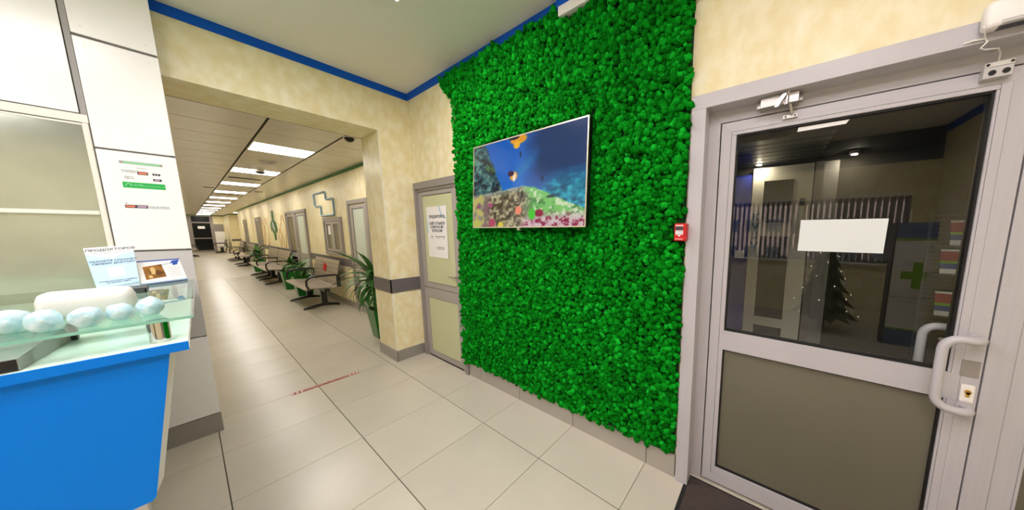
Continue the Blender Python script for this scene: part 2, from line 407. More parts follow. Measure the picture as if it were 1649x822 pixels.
# ---------------------------------------------------------------- moss wall (uncountable tufts: one object)
def moss_wall():
    # outline of the preserved-moss field on the wall plane (x, z)
    def left_edge(z): return float(np.interp(z, [0, .10, .28, .9, 2.0, 2.5, 2.68, 2.80, 2.90, 3.1], [-2.60, -2.61, -2.64, -2.60, -2.575, -2.565, -2.58, -2.66, -2.76, -2.76]))
    def bottom(x): return float(np.interp(x, [-2.8, -2.62, -2.45, -2.17, -1.28, -.5, -.3], [.10, .10, .14, .143, .136, .150, .152]))
    bm = bmesh.new(); bmesh.ops.create_icosphere(bm, subdivisions=3, radius=1.0)
    V0 = np.array([v.co[:] for v in bm.verts]); F0 = np.array([[v.index for v in f.verts] for f in bm.faces]); bm.free()
    keep = V0[F0][:, :, 1].mean(1) < 0.05                       # drop the faces turned to the wall
    F0 = F0[keep]; used = np.unique(F0); remap = -np.ones(len(V0), int); remap[used] = np.arange(len(used)); V0 = V0[used]; F0 = remap[F0]
    variants = []
    for k in range(10):
        r = np.ones(len(V0))
        for j in range(30):                                     # knobbly floret surface
            d = nrg.normal(size=3); d /= np.linalg.norm(d)
            r += 0.34 * np.exp(-((V0 - d) ** 2).sum(1) / 0.045) * nrg.uniform(.3, 1)
        r *= 1 + nrg.normal(0, .05, len(V0))
        variants.append(V0 * (r / r.mean())[:, None])
    pts = []; step = 0.0235
    z = 0.06; row = 0
    while z < 3.00:
        x = -2.80 + (row % 2) * step / 2
        while x < -0.385:
            px = x + nrg.normal(0, .006); pz = z + nrg.normal(0, .006)
            if px > left_edge(pz) + .010 and pz > bottom(px) + .012 and px < -0.405 + nrg.normal(0, .006) and pz < (2.975 if px < -1.275 else 2.893) and not (px > -.46 and 1.445 < pz < 1.572): pts.append((px, pz))
            x += step
        z += step * 0.88; row += 1
    n = len(pts); P = np.array(pts); nv = len(V0)
    rad = nrg.uniform(.0115, .0190, n) * nrg.choice([1, 1, 1, 1.25], n)
    lowf = np.sin(P[:, 0] * 9 + 1.3 * np.sin(P[:, 1] * 7)) * np.cos(P[:, 1] * 8.3 + P[:, 0] * 3)
    dep = 0.015 + nrg.uniform(0, .030, n) + 0.007 * lowf
    tv = (P[:, 0] > -2.23) & (P[:, 0] < -0.96) & (P[:, 1] > 1.51) & (P[:, 1] < 2.26); dep = np.where(tv, dep * .45, dep)
    rnd = np.clip(nrg.normal(.5, .24, n), 0, 1)
    VV = np.empty((n, nv, 3)); FF = np.empty((n, len(F0), 3), int)
    for i in range(n):
        a = nrg.uniform(0, 6.283); ca, sa = math.cos(a), math.sin(a)
        v = variants[i % 10] * rad[i] * nrg.uniform(.85, 1.15, 3)
        VV[i, :, 0] = v[:, 0] * ca - v[:, 2] * sa + P[i, 0]; VV[i, :, 2] = v[:, 0] * sa + v[:, 2] * ca + P[i, 1]
        VV[i, :, 1] = v[:, 1] - dep[i]; FF[i] = F0 + i * nv
    VV[:, :, 1] = np.minimum(VV[:, :, 1], -0.002)
    me = bpy.data.meshes.new('moss'); V = VV.reshape(-1, 3); F = FF.reshape(-1, 3)
    org = np.array([-1.5, 0.0, 0.1]); V = V - org
    me.vertices.add(len(V)); me.vertices.foreach_set('co', V.ravel()); me.loops.add(F.size); me.loops.foreach_set('vertex_index', F.ravel())
    me.polygons.add(len(F)); me.polygons.foreach_set('loop_start', np.arange(0, F.size, 3)); me.polygons.foreach_set('loop_total', np.full(len(F), 3))
    me.polygons.foreach_set('use_smooth', np.ones(len(F), bool)); me.update(calc_edges=True)
    at = me.attributes.new('rnd', 'FLOAT', 'POINT'); at.data.foreach_set('value', np.repeat(rnd, nv))
    me.materials.append(M['moss'])
    root = empty('moss_panel', org); tag(root, 'bright green preserved moss covering the wall from skirting to ceiling', 'moss wall')
    o = bpy.data.objects.new('moss_tufts', me); COL.objects.link(o); o.parent = root; o['kind'] = 'stuff'
    b = MB(); zs = [0.10, .28, .9, 2.0, 2.5, 2.68, 2.80, 2.90, 2.975]
    loop = [(left_edge(q) + .012, q) for q in zs] + [(-1.275, 2.975), (-1.275, 2.900), (-.405, 2.900), (-.405, .158), (-.5, .156), (-1.28, .148), (-2.17, .152), (-2.45, .152)]
    b.prism([(p[0], -0.012, p[1]) for p in loop], [(p[0], -0.001, p[1]) for p in loop]); b.build('backing_sheet', 'moss_base', root)
moss_wall()

# ---------------------------------------------------------------- television
def vnoise(x, y, seed):
    r = np.random.default_rng(seed).random((64, 64)); xi = np.floor(x).astype(int); yi = np.floor(y).astype(int); fx = x - xi; fy = y - yi
    fx = fx * fx * (3 - 2 * fx); fy = fy * fy * (3 - 2 * fy); g = lambda a, b: r[a % 64, b % 64]
    return (g(xi, yi) * (1 - fx) + g(xi + 1, yi) * fx) * (1 - fy) + (g(xi, yi + 1) * (1 - fx) + g(xi + 1, yi + 1) * fx) * fy
def fbm(x, y, s): return vnoise(x, y, s) * .5 + vnoise(x * 2.1, y * 2.1, s + 1) * .3 + vnoise(x * 4.3, y * 4.3, s + 2) * .2
def television():
    x0, x1 = -2.198, -0.993; zb, zt = 1.540, 2.232; yb, yt = -0.122, -0.077      # front plane leans slightly
    root = empty('television', ((x0 + x1) / 2, -0.05, zb)); tag(root, 'flat television showing a coral reef with fish, mounted on the moss', 'television')
    f = lambda u, v, d=0.0: (x0 + (x1 - x0) * u, yb + (yt - yb) * v + d, zb + (zt - zb) * v)
    MB().prism([f(0, 0, .004), f(1, 0, .004), f(1, 1, .004), f(0, 1, .004)], [f(0, 0, .040), f(1, 0, .040), f(1, 1, .040), f(0, 1, .040)]).build('housing', 'black_plastic', root)
    bz = 0.0085; bu, bv = bz / 1.205, bz / .69
    for q in (((0, 0), (1, 0), (1, bv), (0, bv)), ((0, 1 - bv), (1, 1 - bv), (1, 1), (0, 1)), ((0, bv), (bu, bv), (bu, 1 - bv), (0, 1 - bv)), ((1 - bu, bv), (1, bv), (1, 1 - bv), (1 - bu, 1 - bv))):
        MB().prism([f(*p, -.002) for p in q], [f(*p, .010) for p in q]).build('bezel', 'tv_frame', root)
    MB().box(-1.63, -1.60, -0.125, -0.10, 1.518, 1.541, .003).build('sensor_tab', 'steel', root)
    MB().box(-1.75, -1.45, -0.08, -0.002, 1.70, 2.05).build('wall_bracket', 'dark_grey', root)
    NX, NY = 240, 136
    U, V = np.meshgrid(np.linspace(bu, 1 - bu, NX), np.linspace(bv, 1 - bv, NY))
    u, v = U.ravel(), V.ravel(); n = len(u)
    S = lambda a, b, t: np.clip((t - a) / (b - a), 0, 1)
    mixc = lambda A, B, k: A * (1 - k[:, None]) + np.asarray(B)[None] * k[:, None] if np.ndim(B) == 1 else A * (1 - k[:, None]) + B * k[:, None]
    C = np.tile(np.array([22, 100, 190.]), (n, 1))
    C = mixc(C, np.array([14, 74, 160.]), S(.45, 1, v) * .5)
    dark = S(.50, .68, u + .16 * (fbm(u * 5, v * 5, 3) - .5)) * S(.30, .60, v); C = mixc(C, np.array([8, 44, 88.]), dark * .92)
    ray = np.exp(-((v - .62 - (u - .50) * 1.0) / .07) ** 2) * S(.40, .47, u) * (1 - S(.56, .66, u)); C = mixc(C, np.array([30, 120, 170.]), ray * .6)
    teal = S(.60, .75, u + .4 * (.36 - v)) * (1 - S(.36, .56, v - .10 * (u - .6))); C = mixc(C, np.array([18, 118, 146.]), teal); 
    tx = fbm(u * 26, v * 34, 9); C = mixc(C, np.array([60, 190, 205.]), teal * S(.52, .75, tx) * .8); C = mixc(C, np.array([8, 66, 96.]), teal * S(.5, .3, tx) * .8)
    edge = .125 + (1 - v) * .36; rock = S(.012, -.012, u - edge - .03 * (fbm(u * 9, v * 12, 5) - .5)); rt = fbm(u * 22, v * 22, 6)
    C = mixc(C, np.array([50, 84, 92.]), rock); C = mixc(C, np.array([22, 32, 40.]), rock * S(.5, .36, rt)); C = mixc(C, np.array([112, 160, 140.]), rock * S(.55, .72, rt) * .8)
    C = mixc(C, np.array([90, 150, 70.]), rock * S(.6, .72, fbm(u * 12, v * 10, 21)) * S(.6, .75, v))
    reef_h = np.interp(u, [0, .12, .3, .5, .62, .75, .88, 1], [.40, .40, .42, .45, .42, .33, .24, .17]) + .03 * (fbm(u * 14, u * 3, 8) - .5)
    reef = S(.008, -.008, v - reef_h); t1 = fbm(u * 40, v * 30, 12); t2 = fbm(u * 13, v * 11, 15)
    R = np.tile(np.array([116, 108, 84.]), (n, 1))
    R = mixc(R, np.array([178, 166, 130.]), S(.52, .66, t1)); R = mixc(R, np.array([64, 54, 40.]), S(.48, .34, t1))
    lf = S(.22, .10, u); R = mixc(R, np.array([140, 134, 120.]), lf * .8); R = mixc(R, np.array([126, 74, 98.]), lf * S(.52, .62, t2)); R = mixc(R, np.array([178, 170, 96.]), lf * S(.45, .36, t2))
    top = S(.07, .0, reef_h - v) * S(.10, .2, u); R = mixc(R, np.array([170, 186, 176.]), top * .7)
    rg = S(.50, .60, u + .15 * (fbm(u * 6, v * 6, 30) - .5)); G = np.tile(np.array([112, 184, 92.]), (n, 1)); G = mixc(G, np.array([66, 128, 60.]), S(.55, .7, t2)); G = mixc(G, np.array([200, 214, 176.]), S(.46, .34, t1))
    R = mixc(R, G, rg * S(.05, .12, v - .10 * (1 - u)))
    pk = rg * S(.17, .09, v) * S(.35, .5, t2); R = mixc(R, np.array([214, 190, 196.]), rg * S(.17, .08, v) * .9); R = mixc(R, np.array([136, 26, 66.]), pk * S(.47, .56, t1))
    for (cx, cy, rx, ry, col) in ((.66, .15, .035, .04, (140, 28, 62)), (.22, .06, .035, .05, (170, 60, 92)), (.20, .27, .03, .025, (160, 70, 110)), (.48, .19, .03, .05, (226, 130, 96)), (.31, .03, .03, .04, (206, 190, 70)), (.05, .05, .05, .06, (176, 176, 84)), (.60, .14, .03, .06, (70, 190, 50))):
        R = mixc(R, np.array(col, float), S(1.2, .7, ((u - cx) / rx) ** 2 + ((v - cy) / ry) ** 2))
    C = mixc(C, R, reef)
    for (cx, cy, rx, ry, col) in ((.47, .955, .075, .05, (222, 150, 30)), (.455, .90, .03, .04, (230, 170, 50)), (.43, .985, .05, .025, (30, 20, 40)), (.43, .57, .035, .05, (224, 160, 60)), (.435, .56, .014, .05, (240, 220, 200)), (.405, .60, .03, .03, (60, 20, 50)), (.49, .79, .008, .035, (16, 40, 70)), (.51, .37, .010, .035, (30, 30, 20)), (.68, .50, .012, .03, (18, 40, 70)), (.75, .31, .035, .014, (20, 50, 60)), (.23, .50, .010, .04, (14, 30, 50)), (.25, .46, .008, .035, (14, 30, 50))):
        C = mixc(C, np.array(col, float), S(1.25, .75, ((u - cx) / rx) ** 2 + ((v - cy) / ry) ** 2))
    C = np.clip(C, 0, 255) / 255; Cl = np.where(C <= .04045, C / 12.92, ((C + .055) / 1.055) ** 2.4)
    org = np.array(wloc(root)); co = np.stack([x0 + (x1 - x0) * u, yb + (yt - yb) * v, zb + (zt - zb) * v], 1) - org
    idx = np.arange(n).reshape(NY, NX); Q = np.stack([idx[:-1, :-1], idx[:-1, 1:], idx[1:, 1:], idx[1:, :-1]], -1).reshape(-1, 4)
    me = bpy.data.meshes.new('screen'); me.from_pydata(co.tolist(), [], Q.tolist()); ca = me.color_attributes.new('picture', 'FLOAT_COLOR', 'POINT')
    ca.data.foreach_set('color', np.concatenate([Cl, np.ones((n, 1))], 1).ravel())
    m = bpy.data.materials.new('screen_picture'); m.use_nodes = True; nt = m.node_tree; b = nt.nodes['Principled BSDF']
    a = nt.nodes.new('ShaderNodeVertexColor'); a.layer_name = 'picture'
    b.inputs['Base Color'].default_value = (.004, .004, .005, 1); b.inputs['Roughness'].default_value = .12; nt.links.new(a.outputs[0], b.inputs['Emission Color']); b.inputs['Emission Strength'].default_value = 1.0
    me.materials.append(m); o = bpy.data.objects.new('screen', me); COL.objects.link(o); o.parent = root
television()

# ---------------------------------------------------------------- fire call point on the moss edge
cp = empty('fire_call_point', (-0.412, -0.05, 1.462)); tag(cp, 'small red wall-mounted call box on the right edge of the moss', 'call box')
box('case', -0.444, -0.382, -0.075, -0.012, 1.462, 1.555, 'red', cp, .004)
box('window', -0.436, -0.398, -0.0765, -0.074, 1.520, 1.538, 'dark_grey', cp)
box('label_plate', -0.437, -0.397, -0.0765, -0.074, 1.496, 1.518, 'paper', cp)
box('label_plate', -0.437, -0.397, -0.0765, -0.074, 1.541, 1.546, 'paper', cp)
MB().prism([(-.427, -.0765, 1.494), (-.407, -.0765, 1.494), (-.417, -.0765, 1.484)], [(-.427, -.074, 1.494), (-.407, -.074, 1.494), (-.417, -.074, 1.484)]).build('arrow_mark', 'paper', cp)
box('bottom_line', -0.437, -0.397, -0.0765, -0.074, 1.470, 1.474, 'tape_white', cp)
text('lettering', 'ПОЖАР', .010, 'ink', cp, (-.417, -.0768, 1.512), (1, 0, 0), (0, 0, 1))
text('lettering', 'НАЖАТЬ', .008, 'ink', cp, (-.417, -.0768, 1.501), (1, 0, 0), (0, 0, 1))

# ---------------------------------------------------------------- grey side door beside the moss
d2 = empty('door_2', (-3.03, 0, 0)); struct(d2, 'grey framed split door with frosted glass between pillar and moss')
tx0, tx1, tz = -3.456, -2.545, 2.055
b = MB(); b.box(tx0, tx0 + .038, -.03, .06, 0, tz - .072); b.build('casing', 'grey_frame', d2)
b = MB(); b.box(tx1 - .055, tx1, -.03, .0, 0, tz - .072); b.build('casing', 'grey_frame', d2)
box('casing_head', tx0, tx1, -.032, .06, tz - .072, tz, 'grey_frame', d2)
box('jamb', -3.462, -3.436, -.008, .06, 0, 1.983, 'grey_frame_lt', d2); box('jamb', -2.655, -2.602, -.008, .06, 0, 1.983, 'grey_frame_lt', d2)
box('head_jamb', -3.436, -2.655, -.008, .06, 1.956, 1.983, 'grey_frame_lt', d2)
for nm, z0, z1, rb, rt in (('upper_leaf', .858, 1.951, .056, .042), ('lower_leaf', .012, .852, .055, .118)):
    lf = empty(nm, (-3.43, 0, z0), d2)
    xa, xb = -3.430, -2.660; sw = .085
    box('stile', xa, xa + sw, 0, .045, z0, z1, 'grey_frame_lt', lf, .002); box('stile', xb - .065, xb, 0, .045, z0, z1, 'grey_frame_lt', lf, .002)
    box('rail', xa + sw, xb - .065, 0.0005, .045, z0, z0 + rb, 'grey_frame_lt', lf, .002); box('rail', xa + sw, xb - .065, 0.0005, .045, z1 - rt, z1, 'grey_frame_lt', lf, .002)
    box('gasket', xa + sw, xb - .065, .012, .030, z0 + rb, z1 - rt, 'gasket', lf)
    box('frosted_pane', xa + sw + .006, xb - .071, .008, .034, z0 + rb + .006, z1 - rt - .006, 'frost', lf)
hd = MB().tube([(-2.690, 0, 1.030), (-2.690, -.035, 1.030), (-2.700, -.042, 1.030), (-2.79, -.044, 1.030)], .009, 8).build('lever_handle', 'steel', d2, True)
MB().cyl((-2.69, .0, 1.03), (-2.69, -.010, 1.03), .022, 16).build('handle_rose', 'steel', d2, True)
# notice on the side door
po = empty('door_poster', (-3.02, .004, 1.13)); tag(po, 'white printed notice taped to the frosted side door', 'poster')
px0, px1, pz0, pz1 = -3.262, -2.845, 1.222, 1.782; PY = 0.0035
MB().prism([(px0, PY, pz0), (px1, PY - .006, pz0 - .006), (px1, PY, pz1), (px0, PY, pz1)], [(px0, PY + .001, pz0), (px1, PY - .005, pz0 - .006), (px1, PY + .001, pz1), (px0, PY + .001, pz1)]).build('sheet', 'paper', po)
YT = PY - .0012; pm = (px0 + px1) / 2
def ptext(s, sz, z, m='ink', x=None, al='CENTER', bold=.0008): text('lettering', s, sz, m, po, (pm + .01 if x is None else x, YT - .004 * (pz1 - z) / .56, z), (1, 0, 0), (0, 0, 1), al, .0006, 1.0, bold)
ptext('ПРОДОКТОРОВ', .042, 1.668); ptext('САЙТ ОТЗЫВОВ', .040, 1.595); ptext('О ВРАЧАХ №1', .040, 1.555); ptext('В РОССИИ', .040, 1.515)
for xx, s in ((-3.16, '10 лет'), (-3.03, '2 млн отзывов'), (-2.92, '500 тыс.')): ptext(s, .018, 1.452, 'ink', xx, 'CENTER', .0003); ptext('данные', .011, 1.432, 'ink_grey', xx, 'CENTER', 0)
for k, zz in enumerate((1.335, 1.318)): ptext('оставьте отзыв о враче', .013, zz, 'ink_grey', -2.99)
b = MB(); arc = [(px1 - .13 + .02 * 0 + .135 * (1 - math.cos(t)), YT - .0002, pz1 - .002 - .13 * math.sin(t)) for t in np.linspace(0, 1.45, 10)]
b.tube(arc, .006, 6); b.build('swoosh_mark', 'pale_blue_line', po)
MB().prism([(px0 + .001, YT, 1.66), (px0 + .02, YT, 1.62), (px0 + .03, YT, 1.56), (px0 + .02, YT, 1.50), (px0 + .001, YT, 1.47)], [(px0 + .001, YT + .001, 1.66), (px0 + .02, YT + .001, 1.62), (px0 + .03, YT + .001, 1.56), (px0 + .02, YT + .001, 1.50), (px0 + .001, YT + .001, 1.47)]).build('colour_patch', 'light_blue', po)

# ---------------------------------------------------------------- entrance door with sidelight
en = empty('door_1', (0.2, .06, 0)); struct(en, 'pale aluminium entrance door with clear upper and frosted lower pane')
FR = 0.065                                   # face of the fixed frame and leaf
RT = 1.40                                    # right end of the opening
box('casing', -0.392, -0.322, -.03, 0.0, 0, 2.129, 'alu', en, .001); box('jamb_liner', -0.345, -0.322, 0.0, FR, 0, 2.129, 'alu', en)
box('casing', RT, RT + .07, -.03, 0.0, 0, 2.129, 'alu', en, .001); box('jamb_liner', RT, RT + .02, 0, FR, 0, 2.129, 'alu', en)
box('casing_head', -0.392, RT + .07, -.03, 0.0, 2.1295, 2.198, 'alu_h', en, .001); box('head_liner', -0.345, RT + .02, 0.0, FR, 2.1295, 2.150, 'alu_h', en)
# fixed frame
fz1 = 2.150
MB().prism([(-.345, FR, .006), (-.2665, FR, .006), (-.2665, FR, 2.0715), (-.345, FR, fz1)], [(-.345, FR + .07, .006), (-.2665, FR + .07, .006), (-.2665, FR + .07, 2.0715), (-.345, FR + .07, fz1)]).build('frame_post', 'alu', en)
MB().prism([(-.3442, FR, fz1), (-.2657, FR, 2.0715), (.800, FR, 2.0715), (.800, FR, fz1)], [(-.3442, FR + .07, fz1), (-.2657, FR + .07, 2.0715), (.800, FR + .07, 2.0715), (.800, FR + .07, fz1)]).build('frame_head', 'alu_h', en)
box('frame_post', .6855, .800, FR, FR + .07, .006, 2.071, 'alu', en, .001)
b = MB(); b.box(-.30, -.24, FR + .05, FR + .068, .02, 2.09); b.box(.66, .70, FR + .05, FR + .068, .02, 2.09); b.box(-.24, .66, FR + .05, FR + .068, 2.05, 2.09); b.build('rebate_seal', 'gasket', en)
box('frame_post', 0.8005, 0.808, FR - .002, FR + .07, .006, fz1, 'alu', en)
box('frame_head', 0.808, RT, FR, FR + .07, fz1 - .083, fz1, 'alu_h', en); box('frame_post', RT - .06, RT, FR, FR + .07, .006, fz1 - .083, 'alu', en)
box('sidelight_sill', 0.808, RT - .06, FR, FR + .07, .006, .10, 'alu_h', en); box('sidelight_rail', 0.808, RT - .06, FR, FR + .07, .86, .965, 'alu_h', en)
box('sidelight_lower_pane', 0.808, RT - .06, FR + .025, FR + .035, .10, .86, 'frost_dark', en); box('sidelight_upper_pane', 0.808, RT - .06, FR + .025, FR + .035, .965, fz1 - .083, 'pane', en)
box('frame_groove', 0.7465, 0.7485, FR - .0006, FR + .01, .006, 2.06, 'joint_grey', en)
# opening leaf
lf = empty('door_leaf', (0.21, FR, .03), en)
lx0, lx1, lz0, lz1 = -0.2595, 0.6795, 0.030, 2.0655
g0x, g1x = -0.190, 0.602; ug0, ug1 = 0.965, 2.001; lg0, lg1 = 0.124, 0.857
LY = FR - .002
mitre(lf, lx0, lx1, lz0, lz1, .0465, LY, FR + .048, 'alu', 'alu_h', ('leaf_stile', 'leaf_rail'))
box('leaf_stile', 0.6095, lx1 - .0470, LY + .0004, FR + .048, lz0 + .0465, lz1 - .0465, 'alu', lf)
box('lock_rail', g0x - .021, 0.632, LY - .0006, FR + .048, lg1, ug0, 'alu_h', lf, .0008)
box('bottom_rail', g0x - .0205, 0.6095, LY + .0006, FR + .048, lz0 + .0470, lg0, 'alu_h', lf)
# glazing beads around each pane
def beads(z0, z1):
    w_ = .0205
    box('glazing_bead', lx0 + .0475, g0x, LY + .001, FR + .045, z0, z1, 'alu', lf, .0015); box('glazing_bead', g1x, 0.609, LY + .003, FR + .045, z0, z1, 'alu', lf, .001)
beads(ug0, ug1); beads(lg0, lg1)
box('glazing_bead', lx0 + .0475, 0.609, LY + .0012, FR + .045, ug1 + .0004, lz1 - .0470, 'alu_h', lf, .0015)
for nm, z0, z1, m_ in (('clear_pane', ug0, ug1, 'pane'), ('frosted_pane', lg0, lg1, 'frost_dark')):
    b = MB(); t = .007
    for q in ((g0x, g0x + t, z0, z1), (g1x - t, g1x, z0, z1), (g0x + t, g1x - t, z0, z0 + t), (g0x + t, g1x - t, z1 - t, z1)): b.box(q[0], q[1], LY + .010, FR + .045, q[2], q[3])
    b.build('gasket', 'gasket', lf)
    box(nm, g0x + .004, g1x - .004, FR + .020, FR + .026, z0 + .004, z1 - .004, m_, lf)
# pull handles (inside and outside), lock
def pull(name, s, y_face):
    zt, zb = 1.118, 0.842; xm = 0.642; xo = 0.556; yo = y_face - s * .062
    pts = [(xm + .010, y_face, zt), (xm + .010, y_face - s * .030, zt)]
    for t in np.linspace(0, math.pi / 2, 6)[1:]: pts.append((xm + .010 - .032 * (1 - math.cos(t)) , y_face - s * (.030 + .032 * math.sin(t)), zt))
    for t in np.linspace(0, math.pi / 2, 7): pts.append((xo + .045 - .045 * math.sin(t), yo, zt - .045 * (1 - math.cos(t))))
    for t in np.linspace(0, math.pi / 2, 7): pts.append((xo + .045 - .045 * math.cos(t), yo, zb + .045 - .045 * math.sin(t)))
    for t in np.linspace(math.pi / 2, 0, 6)[:-1]: pts.append((xm + .010 - .032 * (1 - math.cos(t)), y_face - s * (.030 + .032 * math.sin(t)), zb))
    pts += [(xm + .010, y_face - s * .030, zb), (xm + .010, y_face, zb)]
    h = MB().tube(pts, .0150, 16).build(name, 'alu', lf, True)
    b = MB(); b.cyl((xm + .010, y_face, zt), (xm + .010, y_face - s * .006, zt), .021, 20); b.build('handle_collar', 'alu', h, True)
    b = MB(); b.cyl((xm + .010, y_face, zb), (xm + .010, y_face - s * .006, zb), .021, 20); b.build('handle_collar', 'alu', h, True)
pull('pull_handle', 1, LY); pull('outer_pull_handle', -1, FR + .048)
box('strike_plate', 0.629, 0.674, LY - .0025, LY, 0.962, 1.027, 'grey_frame', lf, .001)
es = box('lock_escutcheon', 0.636, 0.671, LY - .006, LY, 0.861, 0.932, 'white_plastic', lf, .005)
b = MB(); b.cyl((.6535, LY - .006, .903), (.6535, LY - .010, .903), .0085, 16); b.box(.649, .658, LY - .010, LY - .006, .884, .903); b.build('lock_cylinder', 'brass', es)
# overhead closer
dc = empty('door_closer', (-0.02, .03, 2.09), en)
b = MB(); b.box(-0.093, 0.050, 0.004, FR, 2.082, 2.128, .002); b.build('closer_body', 'steel', dc)
for xx in (-.101, .058): box('end_lug', xx - .008, xx + .008, 0.040, FR, 2.094, 2.120, 'steel', dc, .002)
MB().cyl((0.006, .010, 2.140), (0.006, .010, 2.078), .011, 14).build('pivot', 'steel', dc, True)
b = MB(); b.prism([(-.002, -.010, 2.138), (.016, -.010, 2.138), (-.024, -.022, 2.066), (-.038, -.022, 2.066)], [(-.002, -.003, 2.138), (.016, -.003, 2.138), (-.024, -.015, 2.066), (-.038, -.015, 2.066)]); b.build('closer_arm', 'steel', dc)
MB().tube([(.008, -.004, 2.132), (.030, .046, 2.046)], .006, 8).build('link_rod', 'steel', dc, True)
b = MB(); b.box(-.002, .052, .050, LY, 2.030, 2.046, .001); b.build('arm_shoe', 'steel', dc)
for xx in (.008, .042): MB().cyl((xx, .050, 2.038), (xx, .047, 2.038), .004, 8).build('screw', 'dark_grey', dc)
# paper notices behind the pane
nz = FR + .0185
pp = MB().prism([(.100, nz, 1.421), (.386, nz, 1.421), (.389, nz, 1.567), (.102, nz, 1.566)], [(.100, nz + .001, 1.421), (.386, nz + .001, 1.421), (.389, nz + .001, 1.567), (.102, nz + .001, 1.566)]).build('paper_sheet', 'paper_cool')
tag(pp, 'blank white paper sheet stuck to the middle of the entrance glass', 'paper')
pp = MB().prism([(.057, nz, 1.972), (.223, nz, 1.974), (.234, nz, 1.990), (.060, nz, 1.991)], [(.057, nz + .001, 1.972), (.223, nz + .001, 1.974), (.234, nz + .001, 1.990), (.060, nz + .001, 1.991)]).build('paper_strip', 'paper')
tag(pp, 'narrow white paper strip at the top of the entrance glass', 'paper')
# alarm hardware above the door
se = empty('motion_sensor', (.57, -.03, 2.15)); tag(se, 'white rounded motion sensor on the door casing above the entrance', 'sensor')
MB().box(.505, .680, -.075, -.0305, 2.150, 2.232, .016, 3).build('sensor_case', 'white_plastic', se, True)
box('sensor_window', .535, .650, -.072, -.045, 2.1492, 2.1512, 'dark_grey', se); box('lower_slot', .538, .640, -.0765, -.074, 2.156, 2.166, 'grey_panel', se)
MB().tube([(.512, -.060, 2.176), (.506, -.064, 2.160), (.516, -.050, 2.145), (.524, -.034, 2.138), (.528, -.036, 2.126), (.517, -.032, 2.112), (.528, -.030, 2.106), (.566, 0.0, 2.112), (.588, .045, 2.112), (.592, .060, 2.086)], .0022, 6).build('cable', 'white_plastic', se, True)
MB().tube([(.524, -.034, 2.138), (.500, -.036, 2.140), (.480, -.033, 2.138)], .003, 6).build('cable_tie', 'white_plastic', se, True)
mc = empty('magnetic_contact', (.59, .05, 2.03)); tag(mc, 'small white two-part door contact at the top right of the entrance', 'door contact')
box('upper_half', .560, .622, .045, FR - .0005, 2.072, 2.088, 'white_plastic', mc, .002); 
box('lower_half', .556, .618, .036, LY - .0005, 2.034, 2.0685, 'grey_panel', mc, .002)
for xx in (.574, .603): MB().cyl((xx, .0365, 2.050), (xx, .034, 2.050), .0085, 14).build('screw_recess', 'black_plastic', mc)
for xx in (.566, .616): MB().cyl((xx, .046, 2.080), (xx, .043, 2.080), .004, 10).build('screw_recess', 'black_plastic', mc)
# doormat
dm = empty('door_mat', (.5, -.5, 0)); tag(dm, 'dark brown fibre doormat with black rubber edge in front of the entrance', 'doormat')
box('pile', -.318, 1.30, -1.10, .045, .001, .009, 'mat_fibre', dm)
b = MB(); b.box(-.341, -.318, -1.12, .055, .0005, .006); b.box(-.318, 1.32, .045, .055, .0005, .006); b.box(1.30, 1.32, -1.12, .045, .0005, .006); b.box(-.318, 1.30, -1.12, -1.10, .0005, .006); b.build('rubber_edge', 'rubber', dm)

# ---------------------------------------------------------------- vestibule behind the glass
VB, VZ = 1.95, 2.205
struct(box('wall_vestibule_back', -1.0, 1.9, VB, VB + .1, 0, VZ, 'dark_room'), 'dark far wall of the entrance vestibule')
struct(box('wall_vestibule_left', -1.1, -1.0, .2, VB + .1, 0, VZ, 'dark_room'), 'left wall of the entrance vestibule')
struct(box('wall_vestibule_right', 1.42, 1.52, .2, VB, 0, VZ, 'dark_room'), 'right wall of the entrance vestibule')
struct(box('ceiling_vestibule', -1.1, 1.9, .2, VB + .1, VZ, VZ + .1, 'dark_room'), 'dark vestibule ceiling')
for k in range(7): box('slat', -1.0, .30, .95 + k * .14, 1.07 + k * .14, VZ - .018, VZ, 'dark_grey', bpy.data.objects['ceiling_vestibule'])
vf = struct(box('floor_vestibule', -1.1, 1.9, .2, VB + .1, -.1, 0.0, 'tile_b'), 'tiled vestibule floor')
kd = empty('inner_glazed_door', (.03, 1.85, 0)); tag(kd, 'cream glazed door standing in the dark vestibule behind the entrance glass', 'door')
KY = 1.86
box('door_frame', -.215, .275, KY, KY + .05, 0.02, 2.155, 'kiosk', kd)
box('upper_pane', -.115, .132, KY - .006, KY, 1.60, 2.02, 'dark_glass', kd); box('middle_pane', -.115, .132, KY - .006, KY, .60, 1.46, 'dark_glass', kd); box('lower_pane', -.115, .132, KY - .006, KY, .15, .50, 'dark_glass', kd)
box('side_post', .285, .345, KY - .03, KY + .05, 0.02, 2.155, 'grey_frame', kd); box('side_panel', .345, .45, KY, KY + .05, 0.02, 2.155, 'joint_grey', kd)
box('intercom', .185, .225, KY - .012, KY, 1.76, 1.83, 'dark_grey', kd)
for k_, ch_ in enumerate('KVSV'): text('lettering', ch_, .10, 'teal_print', kd, (-.165, KY - .002, 1.66 - .10 * k_), (1, 0, 0), (0, 0, 1), 'CENTER', .0006, 1.1, .002)
box('blue_wall_panel', -.62, -.222, 1.88, 1.94, .02, 2.10, 'blue_wall')
tag(bpy.data.objects['blue_wall_panel'], 'blue wall panel beside the vestibule door', 'panel')
box('paper_sheet.001', -.34, -.25, 1.872, 1.879, 1.22, 1.30, 'paper'); tag(bpy.data.objects['paper_sheet.001'], 'small white notice on the blue vestibule panel', 'paper')
